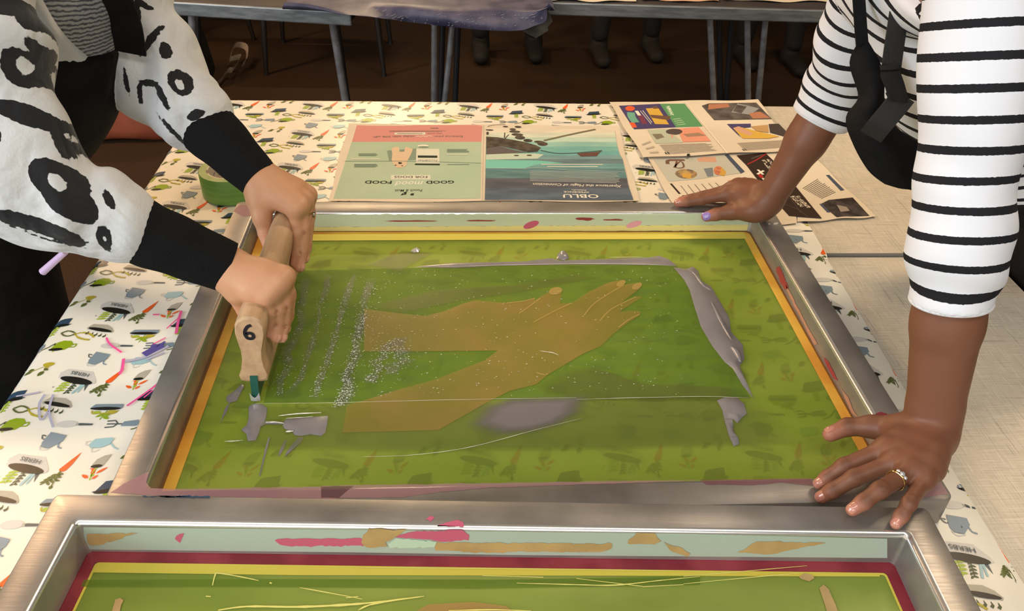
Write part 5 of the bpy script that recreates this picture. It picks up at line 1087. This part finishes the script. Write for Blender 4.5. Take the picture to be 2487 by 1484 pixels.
SW.d = np.minimum(SW.d, B2.d); SW.cut((0, 0, .97), (0, 0, -1), .004, lo=(-1.0, .1, .85), hi=(-.70, .9, 1.0))
v_, f_ = SW.nets(1); nrm = vnormals(v_, f_); px_, py_, pz_ = project(v_)
facing = ((CAMP-v_)*nrm).sum(1) > 0
spot = np.full(len(v_), -.6)
def stamp(cx, cy, rx, ry, rot=0., sign=1):
    q = np.hypot(px_-cx, py_-cy); ok = np.where((q < 9) & (facing if facing.mean() > .2 else True))[0]
    if len(ok) == 0: ok = np.argsort(q)[:20]
    h_ = ok[np.argmin(pz_[ok])]; r = v_-v_[h_]; dz = pz_[h_]; a = (r @ CR)*FPX/dz; b_ = -(r @ CU)*FPX/dz; w = np.abs(r @ CF)
    co, si = math.cos(rot), math.sin(rot); u = (co*a+si*b_)/rx; t = (-si*a+co*b_)/ry; val = (1-np.sqrt(u*u+t*t))*min(rx, ry)/14
    near = (w < .09) & ((nrm @ nrm[h_]) > -.05)
    if sign > 0: spot[near] = np.maximum(spot[near], np.clip(val[near], -.6, .6))
    else: spot[near] = np.minimum(spot[near], np.clip(-val[near], -.6, .6))
for s_ in ((66, 168, 30, 44, .15), (70, 276, 66, 25, .32), (118, 430, 34, 46, -.35), (170, 490, 62, 36, .85), (140, 440, 60, 38, .85), (105, 562, 90, 24, .38), (258, 585, 15, 33, .15), (18, 8, 34, 32, 0), (80, 45, 17, 30, -.3), (112, 132, 11, 20, 0),
           (162, 352, 9, 34, -.3), (268, 482, 10, 28, -.5), (0, 330, 8, 18, 0), (447, 203, 25, 33, -.4), (340, 232, 6, 28, .15), (386, 236, 9, 36, -.42), (360, 206, 20, 8, .1), (372, 95, 9, 46, .55), (336, 40, 9, 44, .05), (352, 14, 20, 8, .3), (409, 125, 13, 22, -.2), (478, 286, 22, 11, -.5), (420, 322, 6, 40, -.65), (305, 205, 6, 30, 0),): stamp(*s_)
for s_ in ((68, 160, 9, 20, .15), (143, 446, 13, 22, -.5), (85, 572, 48, 3.5, .38), (256, 586, 2.5, 8, .2), (443, 205, 8, 14, -.4)): stamp(*s_, sign=-1)
rs = np.random.default_rng(3); hid = np.where((px_ < -40) | (py_ < -60) | ~facing)[0]
for k_ in rs.choice(hid, 70, replace=False):
    r = v_-v_[k_]; q = np.linalg.norm(r, axis=1); val = np.clip((.022-q)/.012, -.6, .6); okm = (q < .05) & ((px_ < -25) | (py_ < -40) | ~facing); spot[okm] = np.maximum(spot[okm], val[okm])
add_mesh('leopard_sweater', P1, v_, f_, M_leo, dict(spot=spot))
def rib_cuff(name, parent, a, b_, ra, rb, m, squash=None):
    d = unit(b_-a); L_ = np.linalg.norm(b_-a); u = unit(np.cross(d, [0, 0, 1.])); w = np.cross(d, u); mb = MB(); o = np.array(parent.location); n = 144
    def fn(s_, t):
        th = 2*math.pi*s_; rr = ra+(rb-ra)*t+.0003*math.sin(th*24)*math.sin(math.pi*t)+.0016*math.sin(t*17+2*math.sin(th))*(1-t); 
        return a+d*L_*t+(u*math.cos(th)+w*math.sin(th)*.93)*rr-o
    mb.grid(fn, n, 24, m)
    def fn2(s_, t):
        th = 2*math.pi*s_; rr = rb*(1-.20*t); return b_+d*(.0015*math.sin(math.pi*t)-.004*t)+(u*math.cos(th)+w*math.sin(th)*.93)*rr-o
    mb.grid(fn2, n, 4, m)
    mb.grid(lambda s_, t: a+(u*math.cos(2*math.pi*s_)+w*math.sin(2*math.pi*s_)*.93)*ra*(1-.3*t)-d*.004*t-o, n, 3, m); return mb.build(name, parent, smooth=True)
M_cuff = mat('black_rib_knit', c(24, 25, 27), .95, spec=.1, bump=.5, bscale=300)
rib_cuff('cuff', P1, C1s-d1*.010, W1-d1*-.004, .0455, .0345, M_cuff); rib_cuff('cuff', P1, C2s-d2*.012, W2+d2*.004, .0500, .0310, M_cuff)
sl = lambda x, y, z: np.array(at(x, y, z))
strap('apron_strap', P1, [dep(178, 134, 1.10), dep(160, 60, 1.06), dep(140, 0, 1.02), dep(124, -60, .99)], CR, .030, .004, M_black)
strap('apron_strap', P1, [dep(318, 128, 1.125), dep(306, 60, 1.085), dep(284, 0, 1.045), dep(262, -60, 1.01)], CR, .040, .004, M_black)

# ------------------------------------------------------------------ person steadying the screen (right)
P2 = person('person', 'person leaning in from the right in a black-striped white top, holding the screen', (1.03, .50, 0))
W3 = at(2262, 1046, FT+.052); E3 = dep(2328, 600, .845); S3 = dep(2400, -30, .775)
W4 = at(1868, 485, FT+.047); E4 = dep(2022, 238, 1.285); S4 = dep(2120, -40, 1.12)
z_ = lambda L_: [at(x, y, FT+z) for x, y, z in L_]
f3 = [z_([(2150, 1090, .050), (2050, 1132, .034), (2010, 1160, .018), (1990, 1175, .009)]), z_([(2175, 1122, .054), (2076, 1160, .040), (2022, 1192, .022), (1996, 1207, .010)]),
      z_([(2210, 1146, .060), (2137, 1190, .066), (2098, 1219, .057), (2070, 1238, .049)]), z_([(2243, 1166, .058), (2208, 1222, .062), (2190, 1252, .055), (2176, 1272, .048)])]
t3 = z_([(2196, 1046, .042), (2118, 1036, .030), (2058, 1037, .021), (2016, 1055, .016)])
f4 = [z_([(1768, 473, .032), (1704, 485, .020), (1670, 490, .013), (1646, 493, .009)]), z_([(1778, 460, .034), (1708, 476, .020), (1676, 483, .012), (1654, 487, .007)]),
      z_([(1792, 452, .032), (1730, 470, .014), (1700, 478, .004), (1680, 482, -.002)]), z_([(1808, 450, .026), (1760, 466, .006), (1738, 472, -.004), (1722, 475, -.010)])]
t4 = z_([(1832, 512, .030), (1776, 515, .014), (1738, 521, .008), (1716, 526, .004)])
a3 = make_arm(W3, E3, f3, t3, (-.25, -.35, .9), rw=(.0292, .0225), rf=.0370); a4 = make_arm(W4, E4, f4, t4, (-.1, .2, .97), rw=(.0285, .0225), rf=.0395)
chin = dep(2006, -52, .98); (hv, hf), HP = head_sdf(chin+np.array([-.004, .006, .118]), (-.76, .0, -.65), (-.5, 0, .86), np.array([.475, .40, 1.30]))
NK2 = np.array([.485, .40, 1.295]); CH2, WA2, HPV2 = np.array([.560, .415, 1.155]), np.array([.715, .46, 1.01]), np.array([.985, .50, .92])
SB = SDF((.26, .0, .72), (1.25, .86, 1.45), .008); torso_field(SB, NK2, CH2, WA2, HPV2, S3, S4, (0, 1, 0), -.008); SB.cone(NK2, chin+np.array([.03, -.01, .04]), .052, .05, .03)
for s_, e_ in ((S3, E3), (S4, E4)): SB.cone(s_, e_, .043, .038, .03)
tv, tf = SB.nets(1); V, F, A, B_ = join_meshes([a3, a4, (hv, hf), (tv, tf)]); BODY2 = add_mesh('body', P2, V, F, M_skin2, dict(tip=A, crease=B_))
hv2, hf2 = hair_sdf(HP, 1); add_mesh('hair', P2, hv2, hf2, mat('hair_black', c(26, 20, 18), .45, col2=c(18, 14, 13), nscale=60))
M_nail2 = mat('nail_pink', c(188, 128, 110), .2, spec=.7, coat=.5); M_nailp = mat('nail_purple_polish', c(150, 128, 196), .12, spec=.8, coat=.8)
for f_, r_, u_ in zip(f3, (.0088, .0090, .0086, .0076), ((-.3, -.3, .9),)*4): nail(P2, f_, r_, u_, M_nail2)
nail(P2, [t3[0], t3[1], t3[2], t3[3]], .0105, (-.2, .5, .8), M_nail2); nail(P2, [t4[0], t4[1], t4[2], t4[3]], .0105, (-.1, -.75, .65), M_nailp, L=1.5, w=.95); nail(P2, f4[0], .0085, (0, -.3, .9), M_nail2)
rg = MB(); rc = f3[2][0]*.50+f3[2][1]*.50; ra = unit(f3[2][1]-f3[2][0]); o_ = np.array(P2.location); upn = unit(np.array([-.1, -.3, .9])-ra*(np.array([-.1, -.3, .9]) @ ra))
torus(rg, rc-o_, ra, .0102, .0009, M_gold); torus(rg, rc-o_-ra*.0026, unit(ra+.22*np.cross(ra, upn)), .0103, .0008, M_gold)
sdv = np.cross(ra, upn)
for a_, r_ in ((-.42, .0022), (0, .0030), (.42, .0022)): gem(rg, rc-o_-ra*.002+(upn*math.cos(a_)+sdv*math.sin(a_))*.0118, upn*math.cos(a_)+sdv*math.sin(a_), r_, M_dia)
rg.build('ring', P2, smooth='auto')
def stripe_mat(phase=0.):
    m = bpy.data.materials.new('striped_jersey'); m.use_nodes = True; nt = m.node_tree; N, L = nt.nodes, nt.links; p = N['Principled BSDF']; p.inputs['Roughness'].default_value = .9; p.inputs['Specular IOR Level'].default_value = .15
    a = N.new('ShaderNodeAttribute'); a.attribute_name = 'stripe'; tc = N.new('ShaderNodeTexCoord'); n = N.new('ShaderNodeTexNoise'); n.inputs['Scale'].default_value = 300; L.new(tc.outputs['Object'], n.inputs['Vector'])
    jm = N.new('ShaderNodeMath'); jm.operation = 'MULTIPLY_ADD'; jm.inputs[1].default_value = .05; L.new(n.outputs[0], jm.inputs[0]); L.new(a.outputs['Fac'], jm.inputs[2])
    fr = N.new('ShaderNodeMath'); fr.operation = 'FRACT'; L.new(jm.outputs[0], fr.inputs[0])
    lt = N.new('ShaderNodeMath'); lt.operation = 'LESS_THAN'; lt.inputs[1].default_value = .275; L.new(fr.outputs[0], lt.inputs[0])
    mx = N.new('ShaderNodeMixRGB'); L.new(lt.outputs[0], mx.inputs[0]); mx.inputs[1].default_value = c(224, 226, 234); mx.inputs[2].default_value = c(34, 34, 38); L.new(mx.outputs[0], p.inputs['Base Color'])
    n2 = N.new('ShaderNodeTexNoise'); n2.inputs['Scale'].default_value = 600; L.new(tc.outputs['Object'], n2.inputs['Vector'])
    b = N.new('ShaderNodeBump'); b.inputs['Strength'].default_value = .2; b.inputs['Distance'].default_value = .001; L.new(n2.outputs[0], b.inputs['Height']); L.new(b.outputs[0], p.inputs['Normal']); return m
SH = SDF((.30, -.02, .80), (1.22, .80, 1.40), .0034)
dh3 = unit(W3-E3); dh4 = unit(W4-E4); H3 = E3+dh3*.062; H4 = E4+dh4*.040; u3 = unit(E3-S3); u4 = unit(E4-S4)
SH.cone(S3, E3, .0570, .0445, .025, warp=fold(u3, .0024, 48)); SH.cone(E3-dh3*.01, H3+dh3*.004, .0445, .0425, .022, warp=fold(dh3, .0032, 60))
SH.cone(S4, E4, .0560, .0470, .025, warp=fold(u4, .0036, 55)); SH.cone(E4-dh4*.01, H4+dh4*.004, .0470, .0440, .022, warp=fold(dh4, .0036, 60))
for H_, dh in ((H3, dh3), (H4, dh4)): SH.cut(H_, dh, .003, lo=H_-.055, hi=H_+.055)
B2 = SDF((.30, -.02, .80), (1.22, .80, 1.40), .0034); torso_field(B2, NK2, CH2, WA2, HPV2, S3, S4, (0, 1, 0), .004); B2.cut(NK2+np.array([-.035, 0, .02]), (-.62, 0, .78), .006)
sleeve_d = SH.d.copy(); SH.d = np.minimum(SH.d, B2.d)
v_, f_ = SH.nets(2)
c3 = curve_pts([S3-u3*.12, S3, E3, H3, H3+dh3*.05]); c4 = curve_pts([S4-u4*.12, S4, E4, H4, H4+dh4*.05])
s3, d3_ = arc_param(v_, c3); s4, d4_ = arc_param(v_, c4); h3 = arc_param(H3[None], c3)[0][0]; h4 = arc_param(H4[None], c4)[0][0]
tq = (v_-E4) @ unit(u4+dh4); wq = sstep(-.07, .035, tq); s4 = (1-wq)*((v_-E4) @ u4)+wq*((v_-E4) @ dh4); h4 = .040
def tri(arr):
    g = (v_-B2.lo)/B2.h; i0 = np.clip(np.floor(g).astype(int), 0, B2.n-2); t = g-i0; out = 0
    for a in (0, 1):
        for b_ in (0, 1):
            for e in (0, 1): out = out+arr[i0[:, 0]+a, i0[:, 1]+b_, i0[:, 2]+e]*np.abs(1-a-t[:, 0])*np.abs(1-b_-t[:, 1])*np.abs(1-e-t[:, 2])
    return out
tors = tri(B2.d) < tri(sleeve_d)-.002; ta = unit(WA2-NK2); st = (v_-NK2) @ ta
PER = .0290
val = np.where(tors, (st/PER)+.4, np.where(d3_ < d4_, np.minimum((s3-h3)/PER+.80, .9)+6, np.minimum((s4-h4)/PER+.80, .9)+6))
add_mesh('striped_top', P2, v_, f_, stripe_mat(), dict(stripe=val+20))
for H_, dh, r_ in ((H3, dh3, .0425), (H4, dh4, .0440)):
    mb = MB(); torus(mb, H_-o_-dh*.002, dh, r_-.0045, .0034, mat('white_jersey_hem', c(224, 226, 234), .9), 48, 10); mb.build('sleeve_hem', P2, smooth=True)
AP = SDF((.60, .22, .28), (1.30, .80, 1.20), .008)
torso_field(AP, NK2, CH2, WA2, HPV2, CH2, CH2, (0, 1, 0), .012); AP.cone(HPV2, (1.04, .50, .42), .168, .185, .03, sq=((1, 0, 0), .8), warp=lambda x, y, z, t: .006*np.sin(38*y+4*z)*t)
AP.cut(WA2+(CH2-WA2)*.15, unit(CH2-WA2), .004); AP.cut((0, 0, .40), (0, 0, -1), .004); v_, f_ = AP.nets(1); add_mesh('apron', P2, v_, f_, M_black)
leg = MB()
for y_ in (-.10, .10): leg.tube([(.02, y_, .85), (.02, y_, .45), (.04, y_, .10)], [.085, .062, .05], M_black, 20)
leg.build('trousers', P2, smooth=True)
for y_ in (-.10, .10):
    mb = MB(); mb.grid(lambda u, v, y_=y_: (.09-.27*u, y_+(.045-.012*u)*math.cos(math.pi*2*v)*math.sin(math.pi*min(1, .12+u*.88))**.35, .052+(.052-.018*u)*math.sin(math.pi*2*v)), 14, 18, shoe); mb.build('shoe', P2, smooth=True)
# hanging bib with its webbing strap and buckle
LC = smoothline([(2088, 96), (2066, 150), (2090, 234), (2060, 286), (2076, 346), (2112, 410), (2152, 442)], 6); RC = smoothline([(2102, 96), (2140, 172), (2142, 240), (2150, 296), (2196, 330), (2246, 372), (2262, 478)], 6)
mb = MB(); nb = len(LC)-1
def bibf(u, v):
    i = v*nb; k_ = min(int(i), nb-1); t = i-k_; a = LC[k_]*(1-t)+LC[k_+1]*t; b_ = RC[k_]*(1-t)+RC[k_+1]*t; q = a*(1-u)+b_*u
    return dep(q[0], q[1], 0.955+.05*v-.028*math.sin(math.pi*u)*(.4+.6*v)+.012*math.sin(5*v+3*u))-o_
mb.grid(bibf, 20, 36, M_black); bib = mb.build('apron_bib', P2, smooth=True)
md = bib.modifiers.new('thickness', 'SOLIDIFY'); md.thickness = .003
strap('neck_strap', P2, [dep(2082, -50, .95), dep(2086, 0, .95), dep(2090, 60, .95), dep(2094, 110, .955)], CR+.2*CU, .014, .003, M_black)
strap('neck_strap', P2, [dep(2205, -50, .90), dep(2188, 10, .90), dep(2178, 70, .90), dep(2172, 110, .90), dep(2165, 160, .90)], CR-.1*CU, .021, .003, M_web)
strap('webbing_loop', P2, [dep(2196, 232, .895), dep(2172, 262, .90), dep(2140, 300, .91), dep(2116, 330, .935)], unit(CR*.8-CU*.6), .026, .003, M_web)
bk = MB(); 
def slab(mb, pts, t0, t1, m):
    a = [dep(x, y, t0)-o_ for x, y in pts]; b_ = [dep(x, y, t1)-o_ for x, y in pts]; n = len(pts)
    mb.add(a+b_, [tuple(range(n)), tuple(range(2*n-1, n-1, -1))]+[(i, (i+1) % n, n+(i+1) % n, n+i) for i in range(n)], m)
slab(bk, [(2138, 160), (2182, 157), (2186, 172), (2196, 200), (2206, 236), (2200, 250), (2186, 248), (2156, 238), (2150, 214), (2138, 186)], .893, .901, M_plast); slab(bk, [(2136, 158), (2184, 156), (2186, 168), (2138, 171)], .889, .897, M_plast); slab(bk, [(2150, 226), (2158, 222), (2166, 240), (2160, 246)], .889, .895, M_plast)
bk.build('buckle', P2)

mb = MB(); mb.tube([dep(158, 612, 1.10)-np.array(P1.location), dep(104, 660, 1.125)-np.array(P1.location)], [.0045, .0055], mat('lilac_plastic', c(206, 182, 220), .3), 10); mb.build('pen', P1, smooth='auto')

# ================================================================== the back of the room
M_alt = mat('table_edge_aluminium', c(150, 156, 160), .4, metal=.6, col2=c(126, 132, 136), nscale=12, stretch=(1, 8, 8)); M_ttop = mat('table_top_dark', c(62, 58, 60), .6, col2=c(52, 48, 50), nscale=9)
def back_table(lab, a, b_, depth_, top_m):
    a = np.array(a); b_ = np.array(b_); dx = unit(b_-a); dy = np.array([-dx[1], dx[0], 0]); cen = (a+b_)/2+dy*depth_/2
    t = thing('folding_table', lab, 'table', (cen[0], cen[1], 0)); o = np.array([cen[0], cen[1], 0]); L_ = np.linalg.norm(b_-a)
    def P(u, v, z): return a+dx*u*L_+dy*v*depth_-o+np.array([0, 0, z-a[2]])
    def pris(u0, u1, v0, v1, z0, z1, m, name):
        mb = MB(); V = [P(u, v, z) for z in (z0, z1) for u, v in ((u0, v0), (u1, v0), (u1, v1), (u0, v1))]
        mb.add(V, [(3, 2, 1, 0), (4, 5, 6, 7), (0, 1, 5, 4), (1, 2, 6, 5), (2, 3, 7, 6), (3, 0, 4, 7)], m); ob = mb.build(name, t)
        bv = ob.modifiers.new('bevel', 'BEVEL'); bv.width = .004; bv.segments = 2; return ob
    pris(.002, .998, .01, .99, .715, .747, top_m, 'table_top'); pris(0, 1, -.003, .012, .704, .745, M_alt, 'edge_strip')
    return t, P
def legs(t, pts, m=M_steel, r=.012):
    o = np.array(t.location)
    for (x0, y0, z0), (x1, y1) in pts:
        mb = MB(); mb.tube([np.array([x0, y0, z0])-o, np.array([x1, y1, 0.])-o], r, m, 12); mb.build('leg', t, smooth='auto')
def at_y(x, y, Y): d = ray(x, y); return CAMP+d*((Y-CAMP[1])/d[1])
tA, PA = back_table('grey-edged folding table at the back, left of the blue cloth', (*at(330, 3, .74)[:2], .74), (*at(852, 34, .74)[:2], .74), .72, M_ttop)
tB, PB_ = back_table('grey-edged folding table at the back right, covered with newspapers', (*at(1190, 5, .74)[:2], .74), (*at(2180, 34, .74)[:2], .74), .72, M_ttop)
def leg_px(t, lst, Y, m=M_steel, r=.012):
    L_ = []
    for (xa, ya), (xb, yb) in lst:
        p0 = at_y(xa, ya, Y); p1 = at_y(xb, yb, Y); d = (p1-p0)/(p1[2]-p0[2]); q0 = p0+d*(.71-p0[2]); q1 = p0+d*(0-p0[2]); L_.append(((q0[0], q0[1], .71), (q1[0], q1[1])))
    legs(t, L_, m, r)
leg_px(tA, [((466, 40), (472, 170)), ((806, 45), (836, 230))], 2.06, M_steel, .0125)
leg_px(tA, [((478, 40), (482, 170)), ((816, 45), (842, 230))], 2.55, M_dsteel, .012)
leg_px(tB, [((1055, 60), (1054, 230)), ((1098, 70), (1082, 230)), ((1724, 40), (1733, 235)), ((1815, 40), (1817, 235)), ((1860, 40), (1842, 235))], 2.12, M_steel, .0105)
leg_px(tB, [((1075, 60), (1070, 230)), ((1112, 70), (1106, 230)), ((1746, 40), (1750, 235)), ((1778, 40), (1764, 235))], 2.5, M_dsteel, .011)
# blue paint-spattered cloth over both tables
M_bl = mat('blue_paint_cloth', c(62, 64, 90), .45, spec=.4, col2=c(92, 90, 112), nscale=16, bump=.4, bscale=30); M_dust = mat('white_spatter', c(150, 150, 164), .6)
hem = smoothline([(690, 6), (760, 12), (850, 34), (930, 44), (1010, 56), (1100, 66), (1190, 74), (1262, 74), (1300, 62), (1326, 50), (1329, 18), (1330, 2)], 8)
def blue(u, v):
    i = u*(len(hem)-1); k_ = min(int(i), len(hem)-2); t = i-k_; h_ = hem[k_]*(1-t)+hem[k_+1]*t
    top = at(700+640*u, -1-4*math.sin(6*u), .752); Yf = min(top[1]-.10-.012*math.sin(14*u), (1.931-(top[0]+.414)*.151-.018) if top[0] < -.36 else 9)
    low = at_y(h_[0], h_[1], Yf-.02)
    if v < .5: q = v/.5; p_ = np.array([top[0], top[1]+.5*(1-q), .7565+.002*math.sin(20*u)*(1-q)]); return p_*(1-q**6)+np.array([top[0], Yf, .752])*q**6
    q = (v-.5)/.5; a = np.array([top[0], Yf, .752]); return a*(1-q)+low*q+np.array([0, -.012*math.sin(math.pi*q), 0])
mb = MB(); mb.grid(blue, 60, 30, M_bl); bc = mb.build('paint_cloth', smooth=True, label='dark blue paint-spattered cloth hanging over the back table edge', category='cloth')
mb = MB(); rs = np.random.default_rng(11)
for i in range(90):
    u = .3+.68*rs.random(); v = .55+.42*rs.random(); p_ = blue(u, v); w_ = .001+.008*rs.random()**4; mb.tube([np.array(p_)+[-w_, -.003, -.3*w_], np.array(p_)+[0, -.0045, 0], np.array(p_)+[w_, -.003, .4*w_]], [.0004, .0009, .0004], M_dust, 5)
mb.build('spatter', bc, kind='stuff')
# strip of silver tape hanging from the cloth corner
M_duct = mat('silver_duct_tape', c(104, 106, 102), .35, metal=.5, col2=c(84, 86, 82), nscale=20)
mb = MB(); Q = [(1266, 74), (1300, 62), (1318, 40), (1326, 22), (1336, 34), (1342, 52), (1330, 66), (1332, 74), (1322, 80), (1302, 93)]
mb.poly([at_y(x, y, 1.955+.0006*(x-1300)) for x, y in Q], M_duct); mb.poly([at_y(x, y, 1.958+.0006*(x-1300)) for x, y in Q][::-1], M_duct)
mb.build('duct_tape', label='crumpled silver duct tape at the corner of the blue cloth', category='tape')
# newspapers on the back table
for i, (x0, x1, lab, m_) in enumerate(((1338, 1545, 'sheet of newspaper at the left end of the back right table', M_paper), (1560, 1745, 'pinkish newspaper sheet in the middle of the back right table', pm('peach_sheet', 214, 176, 150)), (1760, 2010, 'newspaper sheet at the right end of the back right table', M_paper))):
    mb = MB(); A_ = at(x0, 3.5, .75); B_ = at(x1, 3.5, .75)
    mb.grid(lambda u, v: (A_[0]+(B_[0]-A_[0])*u+.05*v, A_[1]+.01+.40*v+.008*math.sin(9*u), .7495+.004*math.sin(7*u+i)**2+.002*v), 16, 10, m_); ob = mb.build('newspaper', smooth=True, label=lab, category='newspaper')
# chair legs and a stool farther back
M_chair = mat('black_chair_paint', c(30, 28, 28), .5); M_pad = mat('chair_pad', c(40, 38, 40), .8)
def chair(lab, fx, fy, w=.42, d=.42, rz=0., hs=.46, splay=.05, only=None):
    t = thing('chair', lab, 'chair', (fx, fy, 0), rz)
    mb = MB(); mb.grid(lambda u, v: (-w/2+w*u, -d/2+d*v, hs+.02-.012*(2*u-1)**2-.012*(2*v-1)**2), 10, 10, M_pad); mb.box((-w/2, -d/2, hs-.03), (w/2, d/2, hs), M_pad); mb.build('seat', t, smooth=False)
    for sx in (-1, 1):
        for sy in (-1, 1):
            q = MB(); q.tube([(sx*(w/2-.04), sy*(d/2-.04), hs-.03), (sx*(w/2-.04+splay), sy*(d/2-.04+splay), .02), (sx*(w/2-.04+splay), sy*(d/2-.04+splay), 0)], [.018, .011, .014], M_chair, 10); q.build('leg', t, smooth='auto')
    q = MB(); q.grid(lambda u, v: (-w/2+w*u, d/2+.03*math.sin(math.pi*u)+.06*v, hs+.16+.26*v), 10, 6, M_pad); o_b = q.build('backrest', t, smooth=True); s_ = o_b.modifiers.new('thickness', 'SOLIDIFY'); s_.thickness = .02
    for sx in (-1, 1):
        q = MB(); q.tube([(sx*(w/2-.03), d/2-.02, hs), (sx*(w/2-.03), d/2+.06, hs+.3)], .011, M_chair, 8); q.build('back_post', t, smooth='auto')
g1 = at(622, 182, 0); g2 = at(926, 194, 0)
chair('black-legged chair under the back left table', (g1[0]+g2[0])/2+.03, (g1[1]+g2[1])/2+.27, w=abs(g2[0]-g1[0])-.02, d=.50, splay=.03)
g3 = at(548, 112, 0); g4 = at(640, 66, 0)
chair('second black-legged chair farther back on the left', g3[0]-.14, g3[1]+.22, w=.38, d=.36, rz=.35, splay=.06)
chair('black-legged chair at the back right behind the table legs', 1.95, 3.2, w=.42, d=.42, rz=-.3, splay=.04)
# curl of pale paper tape on the floor
M_rib = mat('pale_paper_tape', c(196, 184, 166), .7)
rb = [(500, 224), (530, 210), (552, 188), (566, 190), (584, 168), (568, 172), (560, 170), (574, 150), (600, 150), (598, 166), (588, 172)]
mb = MB(); Pn = [np.array(at(x, y, .0)) for x, y in rb]; Z_ = [.006, .008, .02, .03, .045, .05, .045, .07, .06, .03, .02]
S_ = smoothline([p_+np.array([0, 0, z]) for p_, z in zip(Pn, Z_)], 5); V = []
for p_ in S_: V += [p_, p_+np.array([.018, -.01, .032])]
mb.add(V, [(2*i, 2*i+2, 2*i+3, 2*i+1) for i in range(len(S_)-1)], M_rib); mb.build('paper_tape', smooth=True, label='curled strip of pale paper tape lying on the brown floor', category='tape')
# terracotta bag and dark holdall on the floor at the left
def soft_box(name, lab, cat_, cen, sx, sy, sz, m, rz=0., strap_m=None):
    t = thing(name, lab, cat_, cen, rz); S = SDF((-sx-.03, -sy-.03, -.01), (sx+.03, sy+.03, sz+.05), .012)
    x, y, z = S.pts((slice(None),)*3); r = .05
    qx, qy, qz = np.abs(x)-(sx-r)+.10*sx*np.clip(z/sz, 0, 1), np.abs(y)-(sy-r)+.25*sy*np.clip(z/sz, 0, 1), np.abs(z-sz/2)-(sz/2-r)
    d = np.sqrt(np.maximum(qx, 0)**2+np.maximum(qy, 0)**2+np.maximum(qz, 0)**2)+np.minimum(np.maximum(np.maximum(qx, qy), qz), 0)-r+.006*np.sin(18*x+7*z)*np.sin(14*y+11*z)
    S.d = d.astype(np.float32); v, f = S.nets(1); put('body', np_mesh(v, f, [m]), t)
    mb = MB(); mb.tube(smoothline([(-sx*.45, 0, sz*.96), (-sx*.4, 0, sz*1.2), (0, 0, sz*1.34), (sx*.4, 0, sz*1.2), (sx*.45, 0, sz*.96)], 5), .008, strap_m or m, 10); mb.build('handle', t, smooth=True)
g = at(330, 362, 0); soft_box('leather_bag', 'terracotta leather bag on the floor behind the left arm', 'bag', (g[0]-.02, g[1]+.22, 0), .25, .17, .36, mat('terracotta_leather', c(158, 84, 58), .45, col2=c(140, 70, 48), nscale=6, bump=.2, bscale=40), .12)
g = at(470, 185, 0); soft_box('holdall', 'black holdall under the back left table by its leg', 'bag', (g[0]-.10, g[1]-.12, 0), .22, .15, .40, M_black, .1)
# people standing behind the back tables, seen only as dark trousers and shoes
M_trou = mat('dark_trousers', c(30, 29, 33), .9, col2=c(22, 22, 25), nscale=20); M_jump = mat('dark_jumper', c(54, 52, 58), .9); M_sk3 = mat('skin_plain', c(206, 160, 130), .5); M_boot = mat('dark_boot', c(20, 18, 18), .8); M_hair = mat('hair_dark', c(38, 28, 22), .6)
def bystander(lab, fl, fr, lift=0., boot=M_boot, hs=1.):
    fl = np.array(fl); fr = np.array(fr); cx = (fl+fr)/2; t = thing('person', lab, 'person', (cx[0], cx[1], 0)); o = np.array(t.location)
    hip = np.array([0, .10, .88]); nk = np.array([0, .08, 1.42]); S = SDF((-.34, -.22, .06), (.34, .40, 1.52), .011)
    for q, g_ in ((-1, fl), (1, fr)):
        a_ = g_-o; S.cone(hip+[q*.09, 0, 0], [(q*.09+a_[0])/2, .06, .48], .088, .062, .03); S.cone([(q*.09+a_[0])/2, .06, .48], [a_[0], a_[1]+.03, .12], .060, .046, .02)
    v1, f1_ = S.nets(1); S.d[:] = .05
    S.cone(hip, nk-[0, 0, .1], .135, .145, .04, sq=((0, 1, 0), .75)); S.cone([-.16, .08, 1.36], [.16, .08, 1.36], .055, .055, .04)
    for q in (-1, 1): S.cone([q*.18, .08, 1.35], [q*.24, .06, 1.07], .048, .042, .02); S.cone([q*.24, .06, 1.07], [q*.16, -.14, .95], .040, .030, .02)
    v2, f2_ = S.nets(1)
    (v3, f3_), P_ = head_sdf((0, .04, 1.60), (0, -.95, -.3), (0, 0, 1), np.array([0, .08, 1.41])); v4, f4_ = hair_sdf(P_, 1)
    put('body', np_mesh(v3, f3_, [M_sk3]), t); put('trousers', np_mesh(v1, f1_, [M_trou]), t); put('jumper', np_mesh(v2, f2_, [M_jump]), t); put('hair', np_mesh(v4, f4_, [M_hair]), t)
    for g_ in (fl, fr):
        a_ = g_-o; S = SDF(a_+[-.09, -.24, -.01], a_+[.09, .14, .26], .008); S.cone(a_+[0, -.15, .035], a_+[0, .05, .042], .040, .042, .02, sq=((0, 0, 1), .8)); S.cone(a_+[0, .05, .04], a_+[0, .05, .20], .046, .050, .03); S.cut((0, 0, .002), (0, 0, -1), .003)
        v, f = S.nets(1); put('boot', np_mesh(v, f, [boot]), t)
bystander('bystander behind the back tables, dark trousers seen below the blue cloth', at(1168, 152, 0)+[0, .12, 0], at(1300, 150, 0)+[0, .12, 0])
bystander('bystander in dark boots behind the middle of the back right table', at(1462, 160, 0)+[0, .12, 0], at(1590, 148, 0)+[0, .12, 0], boot=mat('grey_brown_boot', c(38, 33, 31), .85))
bystander('bystander in dark trousers behind the right end of the back table', at(1770, 165, 0)+[.1, .1, 0], at(1890, 180, 0)+[.1, .1, 0])
